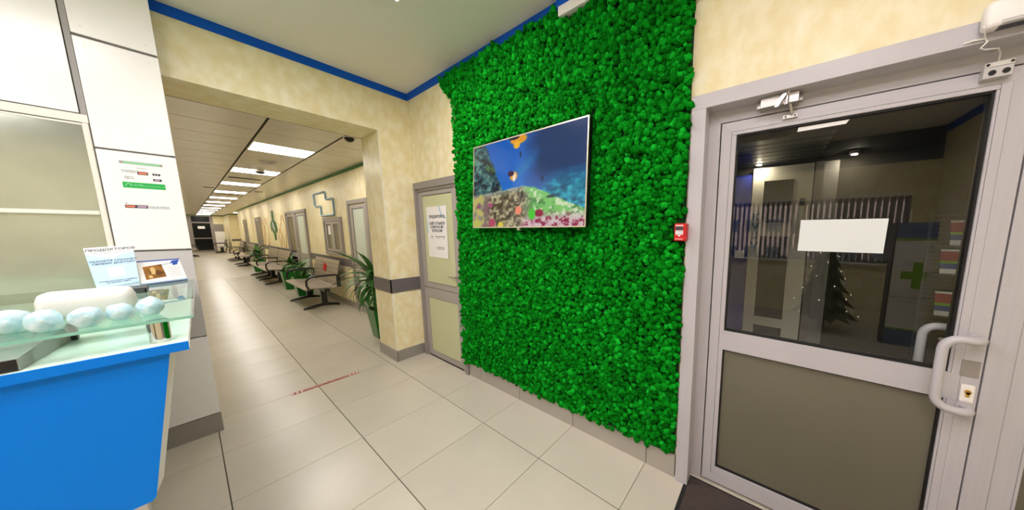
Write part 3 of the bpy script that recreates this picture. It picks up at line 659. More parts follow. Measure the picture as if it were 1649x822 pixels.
for i, (sx, sy) in enumerate(((-.17, 1.80), (.53, 1.80))):
    sp = empty('downlight', (sx, sy, VZ - .02)); tag(sp, ('round ceiling downlight seen through the entrance glass, left one', 'round ceiling downlight seen through the entrance glass, right one')[i], 'downlight', 'vestibule downlights')
    MB().lathe((sx, sy, VZ - .028), [(.020, .002), (.022, 0.0), (.036, .004), (.038, .0275)], 20).build('ring', 'steel', sp, True)
    MB().cyl((sx, sy, VZ - .031), (sx, sy, VZ - .026), .019, 18).build('lens', 'spot', sp)
rk = empty('magazine_rack', (1.05, 1.40, 0)); tag(rk, 'dark wire magazine rack behind the right edge of the entrance glass', 'rack')
for xx in (.90, 1.24): box('upright', xx, xx + .012, 1.40, 1.412, .001, 1.66, 'dark_grey', rk)
b = MB(); [b.box(.912, 1.24, 1.404, 1.408, .30 + k * .03, .304 + k * .03) for k in range(45)]; b.build('wire_grid', 'dark_grey', rk)
box('foot', .90, 1.252, 1.28, 1.48, .001, .02, 'dark_grey', rk)
for zz in (1.42, 1.225, .93, .60): box('shelf_lip', .912, 1.24, 1.33, 1.40, zz - .012, zz - .004, 'dark_grey', rk)
for i, (zz, dx, ds) in enumerate(((1.42, 0.0, 'topmost'), (1.225, -.025, 'second from the top'), (1.06 - .13, -.02, 'third from the top'), (.60, .03, 'lowest'))):
    mg = empty('magazine', (1.05, 1.36, zz)); tag(mg, 'glossy magazine in the wire rack, ' + ds, 'magazine', 'magazines in the vestibule rack')
    a0, a1 = .985 + dx, 1.125 + dx; hh = .165
    yy = lambda t: 1.345 + .03 * t
    lay = [(0, .20, 'paper'), (.20, .42, 'magazine_blue'), (.42, .52, 'lime'), (.52, .92, 'magazine_red'), (.92, 1, 'paper')]
    for t0, t1, mm in lay:
        MB().prism([(a0, yy(t0), zz + hh * t0), (a1, yy(t0), zz + hh * t0), (a1, yy(t1), zz + hh * t1), (a0, yy(t1), zz + hh * t1)], [(a0, yy(t0) + .008, zz + hh * t0), (a1, yy(t0) + .008, zz + hh * t0), (a1, yy(t1) + .008, zz + hh * t1), (a0, yy(t1) + .008, zz + hh * t1)]).build('cover_block', mm, mg)

# unseen dark box added behind the side door to stop light leaking in
struct(MB().box(-3.60, -2.50, .62, .70, 0, 2.2).box(-3.60, -3.55, .2, .62, 0, 2.2).box(-2.55, -2.50, .2, .62, 0, 2.2).box(-3.6, -2.5, .2, .7, 2.1, 2.2).box(-3.6, -2.5, .0, .7, -.08, -.004).build('wall_leak_stop', 'dark_room', loc=(0, 0, 0)), 'unseen dark box added behind the split door against light leaks')

# ---------------------------------------------------------------- white clad column and glazed partition on the left
YR = -1.562
XC = -3.37
cw = struct(box('wall_column', XP, XC - .022, -1.855, YR - .004, 0, ZC, 'joint_grey'), 'white panelled column beside the corridor opening')
for z0, z1, mm in ((.148, .747, 'white_panel'), (.754, 1.380, 'grey_panel'), (1.392, 2.005, 'white_panel'), (2.016, 2.626, 'white_panel'), (2.642, ZC, 'white_panel')):
    pn = box('cladding_panel', XC - .020, XC, -1.832, YR, z0, z1, mm, cw, .0025)
    if z0 > 1.4 or z0 < .2:
        for yy in (-1.80, -1.60):
            for zz in ((z0 + .045, z1 - .045) if z0 > .2 else (z0 + .045,)):
                MB().cyl((XC - .001, yy, zz), (XC + .0012, yy, zz), .005, 10).build('screw_cap', 'white_frame', pn)
for zz in (.7505, 1.386, 2.0105): box('seam_notch', XC - .018, XC - .004, YR - .020, YR - .002, zz - .0045, zz + .0045, 'dark_grey', cw)  # dark blocks standing for the notches at the seam ends
struct(box('baseboard_column', XP, XC + .004, -3.2, YR + .002, 0, .145, 'skirt_metal'), 'grey skirting below the white column')
box('post', XC - .03, XC - .006, -1.853, -1.834, 2.17, ZC, 'joint_grey', cw)
gp = struct(empty('wall_partition', (XC, -2.5, 0)), 'white framed glazed partition of the reception office')
box('top_panel', XC - .03, XC, -3.60, -1.857, 2.197, ZC, 'white_panel', gp, .002)
box('top_rail', XC - .045, XC - .004, -3.60, -1.835, 2.146, 2.192, 'white_frame', gp, .003)
box('inner_rail', XC - .04, XC - .010, -3.60, -1.857, 2.131, 2.142, 'white_frame', gp, .002)
box('corner_post', XC - .045, XC + .006, -1.857, -1.836, .145, 2.144, 'white_frame', gp, .006)
box('mid_rail', XC - .03, XC + .003, -3.60, -1.858, 1.612, 1.635, 'white_frame', gp, .003)
box('sill_rail', XC - .03, XC + .003, -3.60, -1.858, 1.086, 1.110, 'white_frame', gp, .003)
box('upper_pane', XC - .022, XC - .014, -3.60, -1.858, 1.636, 2.131, 'film_glass', gp); box('middle_pane', XC - .022, XC - .014, -3.60, -1.858, 1.111, 1.611, 'film_glass', gp)
box('lower_board', XC - .03, XC - .004, -3.60, -1.858, .145, 1.085, 'grey_panel', gp)
# payment stickers on the column panel
XS = XC + .0006
st = empty('payment_sticker', (XS, -1.69, 1.78)); tag(st, 'green and white payment sticker on the white column, upper one', 'sticker', 'stickers on the column')
def decal(name, y0, y1, z0, z1, m_, par, d=.0005): return box(name, XC + .0001, XC + .0001 + d, y0, y1, z0, z1, m_, par)
decal('header_bar', -1.766, -1.618, 1.934, 1.950, 'grey_print', st, .0004); decal('header_stripe', -1.752, -1.628, 1.937, 1.947, 'green_print_lt', st, .0008)
decal('card_mark', -1.712, -1.675, 1.872, 1.892, 'card_dark', st, .0004); decal('card_mark', -1.708, -1.679, 1.876, 1.888, 'card_orange', st, .0008)
for k in range(3): decal('card_mark', -1.660 + k * .010, -1.652 + k * .010, 1.874, 1.888, 'card_dark', st, .0006)
decal('card_mark', -1.661, -1.630, 1.838, 1.853, 'card_dark', st, .0004); decal('card_mark', -1.655, -1.638, 1.842, 1.850, 'card_mauve', st, .0008)
decal('green_bar', -1.768, -1.621, 1.786, 1.822, 'green_print', st, .0005)
MB().tube([(XC + .0012, -1.757, 1.797), (XC + .0012, -1.757 + .001, 1.808), (XC + .0012, -1.748, 1.813), (XC + .0012, -1.740, 1.806), (XC + .0012, -1.740, 1.797)], .003, 6).build('round_mark', 'green_print_lt', st)
for s, sz, y, z in (('принимаем', .010, -1.739, 1.893), ('к оплате', .010, -1.739, 1.883), ('карты', .010, -1.742, 1.856), ('банков', .010, -1.742, 1.846), ('ОПЛАТА', .008, -1.694, 1.912)): text('lettering', s, sz, 'ink', st, (XC + .0011, y, z), (0, 1, 0), (0, 0, 1))
text('lettering', 'МИР', .018, 'green_print_lt', st, (XC + .0012, -1.720, 1.804), (0, 1, 0), (0, 0, 1)); text('lettering', 'бесконтактно', .014, 'green_print_lt', st, (XC + .0012, -1.662, 1.803), (0, 1, 0), (0, 0, 1))
s2 = empty('payment_sticker.001', (XS, -1.69, 1.65)); tag(s2, 'narrow strip of card logos on the white column, below the green sticker', 'sticker', 'stickers on the column')
decal('card_mark', -1.775, -1.697, 1.660, 1.680, 'card_dark', s2, .0004); decal('card_mark', -1.772, -1.742, 1.664, 1.676, 'card_orange', s2, .0008); decal('card_mark', -1.733, -1.702, 1.664, 1.676, 'card_mauve', s2, .0008)
decal('rule', -1.697, -1.617, 1.6595, 1.6610, 'card_dark', s2, .0004); decal('dot', -1.772, -1.765, 1.6865, 1.6905, 'ink', s2, .0004); decal('rule', -1.762, -1.690, 1.6872, 1.6882, 'ink_grey', s2, .0003)
for y in (-1.676, -1.638): text('lettering', 'VISA', .016, 'navy_ink', s2, (XC + .0011, y, 1.669), (0, 1, 0), (0, 0, 1), 'CENTER', .0006, 1.2)

# ---------------------------------------------------------------- reception counter
XF = -1.70; ZT = 1.124; ZG = 1.215
rc = empty('reception_counter', (-2.0, -2.3, 0)); tag(rc, 'blue fronted reception counter with white top and glass shelf', 'counter')
YE = -3.30
MB().prism([(XF - .006, -1.6135, ZT - .030), (-3.32, -1.588, ZT - .030), (-3.32, YE, ZT - .030), (XF - .006, YE, ZT - .030)], [(XF - .006, -1.6135, ZT), (-3.32, -1.588, ZT), (-3.32, YE, ZT), (XF - .006, YE, ZT)]).build('countertop', 'white_top', rc)
box('edge_strip', XF - .0055, XF, YE, -1.6135, ZT - .031, ZT - .0005, 'blue_panel', rc)
XFP = XF - .03
MB().prism([(XFP, YE, .572), (XFP, -1.742, .572), (XFP, -1.732, .584), (XFP, -1.653, ZT - .031), (XFP, YE, ZT - .031)], [(XFP - .02, YE, .572), (XFP - .02, -1.742, .572), (XFP - .02, -1.732, .584), (XFP - .02, -1.653, ZT - .031), (XFP - .02, YE, ZT - .031)]).build('front_panel', 'blue_panel', rc)
MB().prism([(XFP - .021, -1.735, .575), (XFP - .021, -1.655, ZT - .031), (XFP - .14, -1.640, ZT - .031), (XFP - .14, -1.722, .575)], [(XFP - .021, -1.765, .575), (XFP - .021, -1.685, ZT - .031), (XFP - .14, -1.670, ZT - .031), (XFP - .14, -1.752, .575)]).build('end_panel', 'white_panel', rc)
box('support_leg', XFP - .085, XFP - .040, -1.795, -1.752, 0.001, .575, 'steel', rc, .004)
box('base_cabinet', -2.35, XFP - .10, YE, -1.815, 0.001, ZT - .032, 'navy', rc)
MB().prism([(XF - .0, -1.594, ZG - .010), (-2.97, -1.5745, ZG - .010), (-2.97, YE, ZG - .010), (XF, YE, ZG - .010)], [(XF - .0, -1.594, ZG), (-2.97, -1.5745, ZG), (-2.97, YE, ZG), (XF, YE, ZG)]).build('glass_shelf', 'shelf_glass', rc)
box('glass_edge', XF, XF + .0008, YE, -1.594, ZG - .0098, ZG - .0002, 'glass_edge', rc)
for xx, yy in ((-1.774, -1.668), (-2.84, -1.66), (-2.84, -2.4), (-1.774, -2.5)):
    MB().lathe((xx, yy, ZT), [(.0225, 0.0), (.0225, ZG - .0105 - ZT)], 28).build('shelf_post', 'chrome', rc, True)
# things under the glass
ph = empty('desk_device', (-1.85, -1.93, ZT)); tag(ph, 'black wedge shaped desk device lying under the glass shelf', 'device')
MB().prism([(-1.722, -1.884, ZT + .001), (-1.722, -2.10, ZT + .001), (-1.722, -2.10, ZT + .036), (-1.722, -1.884, ZT + .036)], [(-2.04, -1.850, ZT + .001), (-2.04, -2.07, ZT + .001), (-2.04, -2.07, ZT + .062), (-2.04, -1.850, ZT + .062)]).build('body', 'joint_grey', ph)
MB().prism([(-1.7205, -1.886, ZT + .002), (-1.7205, -2.098, ZT + .002), (-1.7205, -2.098, ZT + .034), (-1.7205, -1.886, ZT + .034)], [(-1.722, -1.886, ZT + .002), (-1.722, -2.098, ZT + .002), (-1.722, -2.098, ZT + .034), (-1.722, -1.886, ZT + .034)]).build('front_face', 'black_plastic', ph)
box('rear_stop', -2.075, -2.041, -2.06, -1.838, ZT + .001, ZT + .060, 'black_plastic', ph, .004)
# shoe-cover balls on the glass
names = ['leftmost of the five on the glass shelf', 'second from the left on the glass shelf', 'middle one of the five on the glass shelf', 'fourth from the left on the glass shelf', 'rightmost, nearest the desk calendar']
def lump(cx, cy, cz, rx, ry, rz, seed):
    bm = bmesh.new(); bmesh.ops.create_icosphere(bm, subdivisions=4, radius=1); r = np.random.default_rng(seed)
    ds = r.normal(size=(46, 3)); ds /= np.linalg.norm(ds, axis=1)[:, None]; am = r.uniform(-.10, .10, 46); pw = r.uniform(8, 40, 46)
    for v in bm.verts:
        p = np.array(v.co[:]); s = 1 + float((am * np.exp(pw * (ds @ p - 1))).sum()); z = max(p[2] * s, -.86)
        v.co = (cx + p[0] * s * rx, cy + p[1] * s * ry, cz + (z + .86) * rz)
    b = MB(); b.join(bm); return b
for i, (bx, by, w_) in enumerate(((-1.838, -1.901, .062), (-1.783, -1.848, .058), (-1.766, -1.784, .056), (-1.797, -1.731, .052), (-1.829, -1.677, .056))):
    o = lump(bx, by, ZG + .0005, w_ * .50, w_ * .50, w_ * .60, 40 + i).build('shoe_cover_ball', 'shoe_cover', None, True)
    tag(o, 'pale blue rolled shoe cover, ' + names[i], 'shoe cover', 'rolled shoe covers on the counter')
# white rounded dispenser behind them
wb_ = empty('dispenser_box', (-2.08, -1.80, ZG)); tag(wb_, 'white rounded plastic dispenser lying on the glass shelf behind the shoe covers', 'dispenser')
b = MB()
n_ = 26; prof = []
A_, B_ = Vector((-2.005, -1.886, 0)), Vector((-1.995, -1.712, 0))
ax = (B_ - A_).normalized(); nr = Vector((ax.y, -ax.x, 0))
rings = []
for t in np.linspace(0, 1, 21):
    e = min(t, 1 - t) * 21 / 3.0; k = math.sqrt(max(0, 1 - max(0, 1 - e) ** 2)) if e < 1 else 1.0; k = max(k, .02)
    c = A_.lerp(B_, t) + Vector((0, 0, ZG + .0475))
    rings.append([b.bm.verts.new(c + nr * (math.copysign(abs(math.cos(a)) ** .6, math.cos(a)) * .055 * (.35 + .65 * k)) + Vector((0, 0, math.copysign(abs(math.sin(a)) ** .6, math.sin(a)) * .047 * (.4 + .6 * k)))) for a in [2 * math.pi * q / n_ for q in range(n_)]])
for A, B in zip(rings, rings[1:]):
    for k in range(n_): b.bm.faces.new([A[k], A[(k + 1) % n_], B[(k + 1) % n_], B[k]])
b.bm.faces.new(rings[0][::-1]); b.bm.faces.new(rings[-1]); b.build('shell', 'white_plastic', wb_, True)
# leaflet on a stand
lc = empty('leaflet_stand', (-2.83, -1.81, ZG)); tag(lc, 'upright pale blue and white leaflet card on the glass shelf', 'leaflet')
TL, TR, BR, BL = Vector((-2.90, -1.884, 1.428)), Vector((-2.90, -1.748, 1.441)), Vector((-2.80, -1.750, ZG + .012)), Vector((-2.80, -1.858, ZG + .004))
TL, TR, BR, BL = Vector((-2.885, -1.882, 1.427)), Vector((-2.885, -1.7485, 1.440)), Vector((-2.80, -1.745, ZG + .012)), Vector((-2.80, -1.861, ZG + .001))
nrm = (BR - BL).cross(TL - BL).normalized()
if nrm.x < 0: nrm = -nrm
def q3(u, v, d=0.0): return (BL.lerp(BR, u)).lerp(TL.lerp(TR, u), v) + nrm * d
def sheet(name, pts, m_, par, d, f=q3): return MB().prism([f(*p, d) for p in pts], [f(*p, d - .0012) for p in pts]).build(name, m_, par)
sheet('card', [(0, 0), (1, 0), (1, 1), (0, 1)], 'paper', lc, 0.0)
sheet('blue_field', [(0, .02), (1, .02), (1, .84), (.75, .80), (.5, .72), (.28, .76), (0, .86)], 'light_blue', lc, .0006 + .0006)
xd, yd = (BR - BL) + (TR - TL), (TL - BL) + (TR - BR)
for s, sz, v, mm, bd in (('ПРОДОКТОРОВ', .0175, .925, 'ink', .0002), ('сайт отзывов о врачах №1', .0085, .855, 'ink_grey', 0), ('в России', .008, .815, 'ink_grey', 0), ('СКАЖИТЕ СПАСИБО', .0125, .655, 'navy_ink', .0003), ('СВОЕМУ ДОКТОРУ', .0125, .592, 'navy_ink', .0003), ('оставьте отзыв о приёме', .0085, .175, 'navy_ink', .0001), ('на нашем сайте', .0085, .135, 'navy_ink', .0001)):
    text('lettering', s, sz, mm, lc, q3(.53, v, .002), xd, yd, 'CENTER', .0005, 1.0, bd)
sheet('white_square', [(.36, .26), (.72, .27), (.70, .50), (.36, .49)], 'paper', lc, .002)
sheet('foot_curve', [(.05, .02), (1, .02), (1, .09), (.6, .06), (.05, .03)], 'pale_blue_line', lc, .0022)
MB().prism([q3(.4, .5, -.002), q3(.6, .5, -.002), (-2.93, -1.795, ZG + .0005), (-2.93, -1.825, ZG + .0005)], [q3(.4, .5, -.0035), q3(.6, .5, -.0035), (-2.934, -1.795, ZG + .0005), (-2.934, -1.825, ZG + .0005)]).build('rear_strut', 'paper', lc)
bb_ = empty('card_terminal', (-2.56, -1.755, ZG)); tag(bb_, 'small flat black block on the glass shelf in front of the leaflet', 'device')
MB().box(-2.64, -2.50, -1.795, -1.714, ZG + .0005, ZG + .026, .003).build('body', 'black_plastic', bb_); box('side_plate', -2.4999, -2.4975, -1.790, -1.719, ZG + .002, ZG + .022, 'dark_grey', bb_)
# desk calendar
cd = empty('desk_calendar', (-2.90, -1.67, ZG)); tag(cd, 'white desk calendar with a brown picture and blue logo, beside the leaflet', 'calendar')
cBL, cBR, cTL, cTR = Vector((-2.80, -1.742, ZG + .002)), Vector((-2.91, -1.598, ZG + .002)), Vector((-2.93, -1.750, 1.346)), Vector((-3.0323, -1.6161, 1.346))
cn = (cBR - cBL).cross(cTL - cBL).normalized()
if cn.x < 0: cn = -cn
def qc(u, v, d=0.0): return (cBL.lerp(cBR, u)).lerp(cTL.lerp(cTR, u), v) + cn * d
sheet('page', [(0, 0), (1, 0), (1, 1), (0, 1)], 'paper', cd, 0.0, qc)
bkL, bkR = Vector((-3.06, -1.76, ZG + .002)), Vector((-3.12, -1.60, ZG + .002))
MB().prism([cTL, cTR, bkR, bkL], [cTL - cn * .0015, cTR - cn * .0015, bkR - cn * .0015, bkL - cn * .0015]).build('rear_flap', 'paper', cd)
sheet('foot_stripe', [(0, .0), (1, .0), (1, .05), (0, .05)], 'navy_ink', cd, .0012, qc); sheet('foot_stripe', [(0, .055), (1, .055), (1, .10), (0, .10)], 'pale_blue_line', cd, .0012, qc)
sheet('head_stripe', [(0, .95), (1, .95), (1, .995), (0, .995)], 'logo_blue', cd, .0012, qc)
sheet('picture', [(.12, .22), (.56, .27), (.52, .80), (.10, .74)], 'painting', cd, .0012, qc); sheet('picture_detail', [(.26, .42), (.33, .40), (.36, .60), (.31, .72), (.24, .66)], 'skin_tone', cd, .002, qc); sheet('picture_detail', [(.19, .26), (.27, .27), (.25, .38), (.18, .36)], 'skin_tone', cd, .002, qc)
sheet('logo_mark', [(.72, .80), (.95, .84), (.97, .94), (.80, .92)], 'logo_blue', cd, .0012, qc); sheet('logo_mark', [(.78, .72), (.90, .74), (.92, .83), (.80, .82)], 'logo_blue', cd, .0012, qc)
for r_ in range(5): text('date_row', '1 2 3 4 5 6 7', .010, 'ink_grey', cd, qc(.78, .62 - r_ * .085, .0015), cBR - cBL, cTL - cBL, 'CENTER', .0004)
sheet('rule', [(.45, .765), (.72, .80), (.72, .81), (.45, .775)], 'navy_ink', cd, .0012, qc)

# ---------------------------------------------------------------- red distance tape on the floor
tp = empty('floor_tape', (-3.585, -.92, 0)); tag(tp, 'dark red distance tape with white marks across the floor joint', 'floor tape')
box('tape', -3.610, -3.562, -1.168, -.665, .0003, .0012, 'red_tape', tp)
for yy in (-1.158, -1.128, -1.098, -.735, -.705, -.678): MB().prism([(-3.605, yy - .006, .0012), (-3.567, yy - .010, .0012), (-3.567, yy + .004, .0012), (-3.605, yy + .008, .0012)], [(-3.605, yy - .006, .0016), (-3.567, yy - .010, .0016), (-3.567, yy + .004, .0016), (-3.605, yy + .008, .0016)]).build('white_mark', 'tape_white', tp)
text('lettering', 'СОБЛЮДАЙТЕ ДИСТАНЦИЮ', .034, 'tape_white', tp, (-3.594, -.915, .0014), (0, 1, 0), (-1, 0, 0), 'CENTER', .0004, .72)

# ---------------------------------------------------------------- corridor shell
cr = wall('wall_corridor_right', [(-24.3, XB, YC, YC + .15, 0, ZK + .05), (-30.1, -24.3, .72, .87, 0, ZK + .05), (-30.15, -30.0, YC + .15, .72, 0, ZK + .05), (XE, -30.0, YC, YC + .15, 0, ZK + .05), (-24.45, -24.3, YC + .15, .72, 0, ZK + .05)], 'plaster', 'cream plaster corridor wall with doors')
wall('wall_corridor_left', [(XE, XB, YL - .15, YL, 0, ZK + .05)], 'plaster', 'left corridor wall')
wall('wall_corridor_end', [(XE - .15, XE, YL, .87, 0, ZK + .05)], 'plaster', 'far end wall of the corridor')
kc = struct(box('ceiling_corridor', XE, XB, YL, .87, ZK, ZK + .1, 'ceiling_gap'), 'metal cassette ceiling of the corridor')
PX = 0.608; PS = -4.80
xs = [PS + PX * k for k in range(2, -48, -1)]
ysr = [(.21, YC + .0), ]
rows = [(-.39, YC), (-.99, -.39), (-1.59, -.99), (YL, -1.59)]
lights = []
cas = {}
for k in range(1, -47, -1):
    x1 = PS + PX * k; x0 = x1 - PX
    if x0 > XB: continue
    if x0 < XE: break
    for j, (y0, y1) in enumerate(rows):
        if j == 1 and (k + 1) % 4 == 0 and k <= -1:
            lights.append(((x0 + x1) / 2, -.69)); continue
        if k > -30:
            xx1 = min(x1, XB); key = (j, round(xx1 - x0, 3))
            if key not in cas:
                hx, hy = (xx1 - x0) / 2, (y1 - y0) / 2
                o = MB().box(-hx + .007, hx - .007, -hy + .010, hy - .010, -.008, 0, .002, 1).build('cassette', 'metal_ceiling', loc=(0, 0, 0)); cas[key] = o.data
            else: o = bpy.data.objects.new('cassette', cas[key]); COL.objects.link(o)
            o.parent = kc; o.location = Vector(((x0 + xx1) / 2, (y0 + y1) / 2, ZK)) - Vector(kc.location)
far = MB()
for k in range(-30, -47, -1):
    x1 = PS + PX * k; x0 = x1 - PX
    for j, (y0, y1) in enumerate(rows):
        if not (j == 1 and (k + 1) % 4 == 0): far.box(x0 + .007, x1 - .007, y0 + .010, y1 - .010, ZK - .008, ZK)
far.box(-30, -27.45, YC + .01, .72, ZK - .008, ZK); far.box(-26.95, -24.4, YC + .01, .72, ZK - .008, ZK)
far.build('far_cassettes', 'metal_ceiling', kc)['kind'] = 'stuff'
ords = ['nearest to the lobby', 'second from the lobby', 'third from the lobby', 'fourth from the lobby', 'fifth from the lobby', 'sixth from the lobby', 'seventh from the lobby', 'eighth from the lobby', 'ninth from the lobby', 'tenth from the lobby', 'eleventh from the lobby', 'farthest of all']
for i, (lx, ly) in enumerate(lights): led(lx, ly, ZK + .004, 'led_c', 'square panel light in corridor ceiling, ' + ords[min(i, 11)], 'corridor panel lights', .58)
led(-27.2, .46, ZK + .004, 'led_c', 'added square panel light brightening the corridor side recess', 'corridor panel lights', .42)  # added lamp that lightens the otherwise dark recess
struct(box('trim_7', -24.3, XB, YC - .012, YC, 2.575, ZK - .004, 'green_strip'), 'green band along the top of the corridor wall')
struct(MB().box(XE, XE + .012, YL, YC, 2.575, ZK - .006).box(-30.0, -29.988, YC, .72, 2.575, ZK - .006).box(XE + .012, -30.0, YC - .012, YC, 2.575, ZK - .006).build('trim_8', 'green_strip', loc=(0, 0, 0)), 'green band at the corridor end')
# dado and skirting with breaks at the doors
doors = [(-6.53, -5.52), (-10.80, -9.62), (-11.98, -10.80), (-18.05, -16.78), (-22.08, -20.90)]
segs = [(-5.50, XB), (-9.60, -6.55), (-16.76, -12.0), (-20.88, -18.07), (-24.3, -22.1)]
b = MB(); b2 = MB()
for a, c in segs: b.box(a, c, YC - .010, YC, .815, .965); b2.box(a, c, YC - .012, YC, 0, .12)
b.box(-30.0, -29.99, YC + .02, .70, .815, .965)
struct(b.build('trim_9', 'dado', loc=(0, 0, 0)), 'dark grey band along the corridor wall'); struct(b2.build('baseboard_corridor', 'skirt_metal', loc=(0, 0, 0)), 'grey corridor skirting')
# corridor doors
for i, (a, c) in enumerate(doors):
    d = struct(empty('door_%d' % (i + 3), ((a + c) / 2, YC, 0)), 'grey framed corridor door')
    t = .095 if i in (0, 3, 4) else .085; H = 2.06
    glassm = 'frost_cool' if i in (0, 1) else ('dark_glass' if i in (2,) else 'frost_dark')
    box('casing', a, a + t, YC - .032, YC, 0, H, 'grey_frame', d, .002); box('casing', c - t, c, YC - .032, YC, 0, H, 'grey_frame', d, .002); box('casing_head', a + t, c - t, YC - .032, YC, H - .068, H, 'grey_frame', d, .002)
    l0, l1 = a + t + .02, c - t - .02; zt = H - .09
    box('leaf_stile', l0, l0 + .12, YC - .022, YC, .01, zt, 'grey_frame_lt', d, .002); box('leaf_stile', l1 - .12, l1, YC - .022, YC, .01, zt, 'grey_frame_lt', d, .002)
    box('leaf_rail', l0 + .12, l1 - .12, YC - .022, YC, zt - .06, zt, 'grey_frame_lt', d, .002); box('leaf_rail', l0 + .12, l1 - .12, YC - .022, YC, .01, .10, 'grey_frame_lt', d, .002); box('leaf_rail', l0 + .12, l1 - .12, YC - .022, YC, .78, .90, 'grey_frame_lt', d, .002)
    for z0, z1 in ((.10, .78), (.90, zt - .06)):
        box('gasket', l0 + .12, l1 - .12, YC - .010, YC - .001, z0, z1, 'gasket', d); box('pane', l0 + .135, l1 - .135, YC - .0115, YC - .008, z0 + .012, z1 - .012, glassm, d)
    MB().tube([(l0 + .06, YC - .02, 1.02), (l0 + .06, YC - .06, 1.02), (l0 + .16, YC - .062, 1.02)], .010, 6).build('lever_handle', 'steel', d, True)
# serving window
wi = struct(empty('window_1', (-7.55, YC, 1.0)), 'grey framed two-sash window in the corridor wall')
a, c, z0, z1 = -8.15, -6.96, 1.005, 1.79
box('casing', a, a + .10, YC - .035, YC, z0, z1, 'grey_frame', wi, .002); box('casing', c - .10, c, YC - .035, YC, z0, z1, 'grey_frame', wi, .002); box('casing_head', a + .1, c - .1, YC - .035, YC, z1 - .085, z1, 'grey_frame', wi, .002); box('sill', a + .1, c - .1, YC - .04, YC, z0, z0 + .085, 'grey_frame', wi, .002)
mid = (a + c) / 2
for s0, s1 in ((a + .11, mid - .005), (mid + .005, c - .11)):
    sh = empty('sash', ((s0 + s1) / 2, YC, z0 + .09), wi)
    box('sash_stile', s0, s0 + .09, YC - .026, YC, z0 + .09, z1 - .09, 'grey_frame_lt', sh, .002); box('sash_stile', s1 - .09, s1, YC - .026, YC, z0 + .09, z1 - .09, 'grey_frame_lt', sh, .002)
    box('sash_rail', s0 + .09, s1 - .09, YC - .026, YC, z0 + .09, z0 + .135, 'grey_frame_lt', sh, .002); box('sash_rail', s0 + .09, s1 - .09, YC - .026, YC, z1 - .135, z1 - .09, 'grey_frame_lt', sh, .002)
    box('gasket', s0 + .09, s1 - .09, YC - .012, YC - .001, z0 + .135, z1 - .135, 'gasket', sh); box('pane', s0 + .10, s1 - .10, YC - .014, YC - .010, z0 + .143, z1 - .143, 'frost_dark', sh)
nt_ = box('window_notice', -7.86, -7.72, YC - .017, YC - .0145, 1.44, 1.62, 'paper'); tag(nt_, 'small printed notice on the corridor window pane', 'notice')
# blue outlined cross above the window
wpt = [(-8.64, 2.335), (-7.86, 2.335), (-7.79, 2.29), (-7.79, 2.19), (-7.76, 2.165), (-7.36, 2.165), (-7.30, 2.13), (-7.30, 1.86), (-7.36, 1.835), (-8.17, 1.835), (-8.22, 1.865), (-8.22, 2.03), (-8.25, 2.055), (-8.60, 2.055), (-8.66, 2.09), (-8.67, 2.30)]
em = MB().tube([(p[0], YC - .022, p[1]) for p in wpt], .016, 6, True).build('cross_emblem', 'emblem_blue'); tag(em, 'blue outlined cross emblem on the corridor wall above the window', 'wall emblem')
# wall figures
def flat(name, pts, m_, label, d=.012):
    o = MB().prism([(p[0], YC - d, p[1]) for p in pts], [(p[0], YC - .0005, p[1]) for p in pts]).build(name, m_); tag(o, label, 'wall art'); return o
gx = -14.15
body = [(gx - .14, 2.19), (gx + .14, 2.19), (gx + .15, 1.86), (gx + .30, 1.84), (gx + .48, 1.78), (gx + .56, 1.56), (gx + .50, 1.44), (gx + .36, 1.58), (gx + .26, 1.48), (gx + .22, 1.20), (gx + .02, 1.20), (gx - .10, 1.42), (gx - .26, 1.46), (gx - .40, 1.60), (gx - .54, 1.50), (gx - .56, 1.66), (gx - .46, 1.80), (gx - .28, 1.85), (gx - .16, 1.86)]
flat('standing_figure', body, 'figure_green', 'green standing human silhouette on the corridor wall')
o = MB().tube([(gx - .26, YC - .016, 1.52), (gx, YC - .016, 1.80), (gx + .24, YC - .016, 1.52)], .018, 6).build('chevron_mark', 'paper', bpy.data.objects['standing_figure'])
def outline(pts, label, r=.007):
    o = MB().tube([(p[0], YC - .013, p[1]) for p in pts], r, 5, True).build('outline_figure', 'figure_orange'); tag(o, label, 'wall art', 'orange outline figures'); return o
el = lambda cx, cz, rx, rz, n=14: [(cx + rx * math.cos(2 * math.pi * k / n), cz + rz * math.sin(2 * math.pi * k / n)) for k in range(n)]
def person_outline(cx, zb, h, wd, label):
    s = h; pts = [(cx - .10 * wd, zb), (cx - .30 * wd, zb + .30 * s), (cx - .45 * wd, zb + .52 * s), (cx - .5 * wd, zb + .70 * s), (cx - .22 * wd, zb + .80 * s), (cx - .20 * wd, zb + .92 * s), (cx, zb + s), (cx + .20 * wd, zb + .92 * s), (cx + .22 * wd, zb + .80 * s), (cx + .5 * wd, zb + .70 * s), (cx + .45 * wd, zb + .52 * s), (cx + .30 * wd, zb + .30 * s), (cx + .12 * wd, zb)]
    outline(pts, label)
person_outline(-12.55, .98, 1.02, .85, 'tall orange outlined figure right of the green silhouette'); person_outline(-13.15, .99, .60, .45, 'short orange outlined figure right of the green silhouette')
person_outline(-15.5, .98, 1.0, .7, 'orange outlined figure left of the green silhouette'); person_outline(-16.35, .98, .98, .6, 'orange outlined figure beside the corridor door frame')
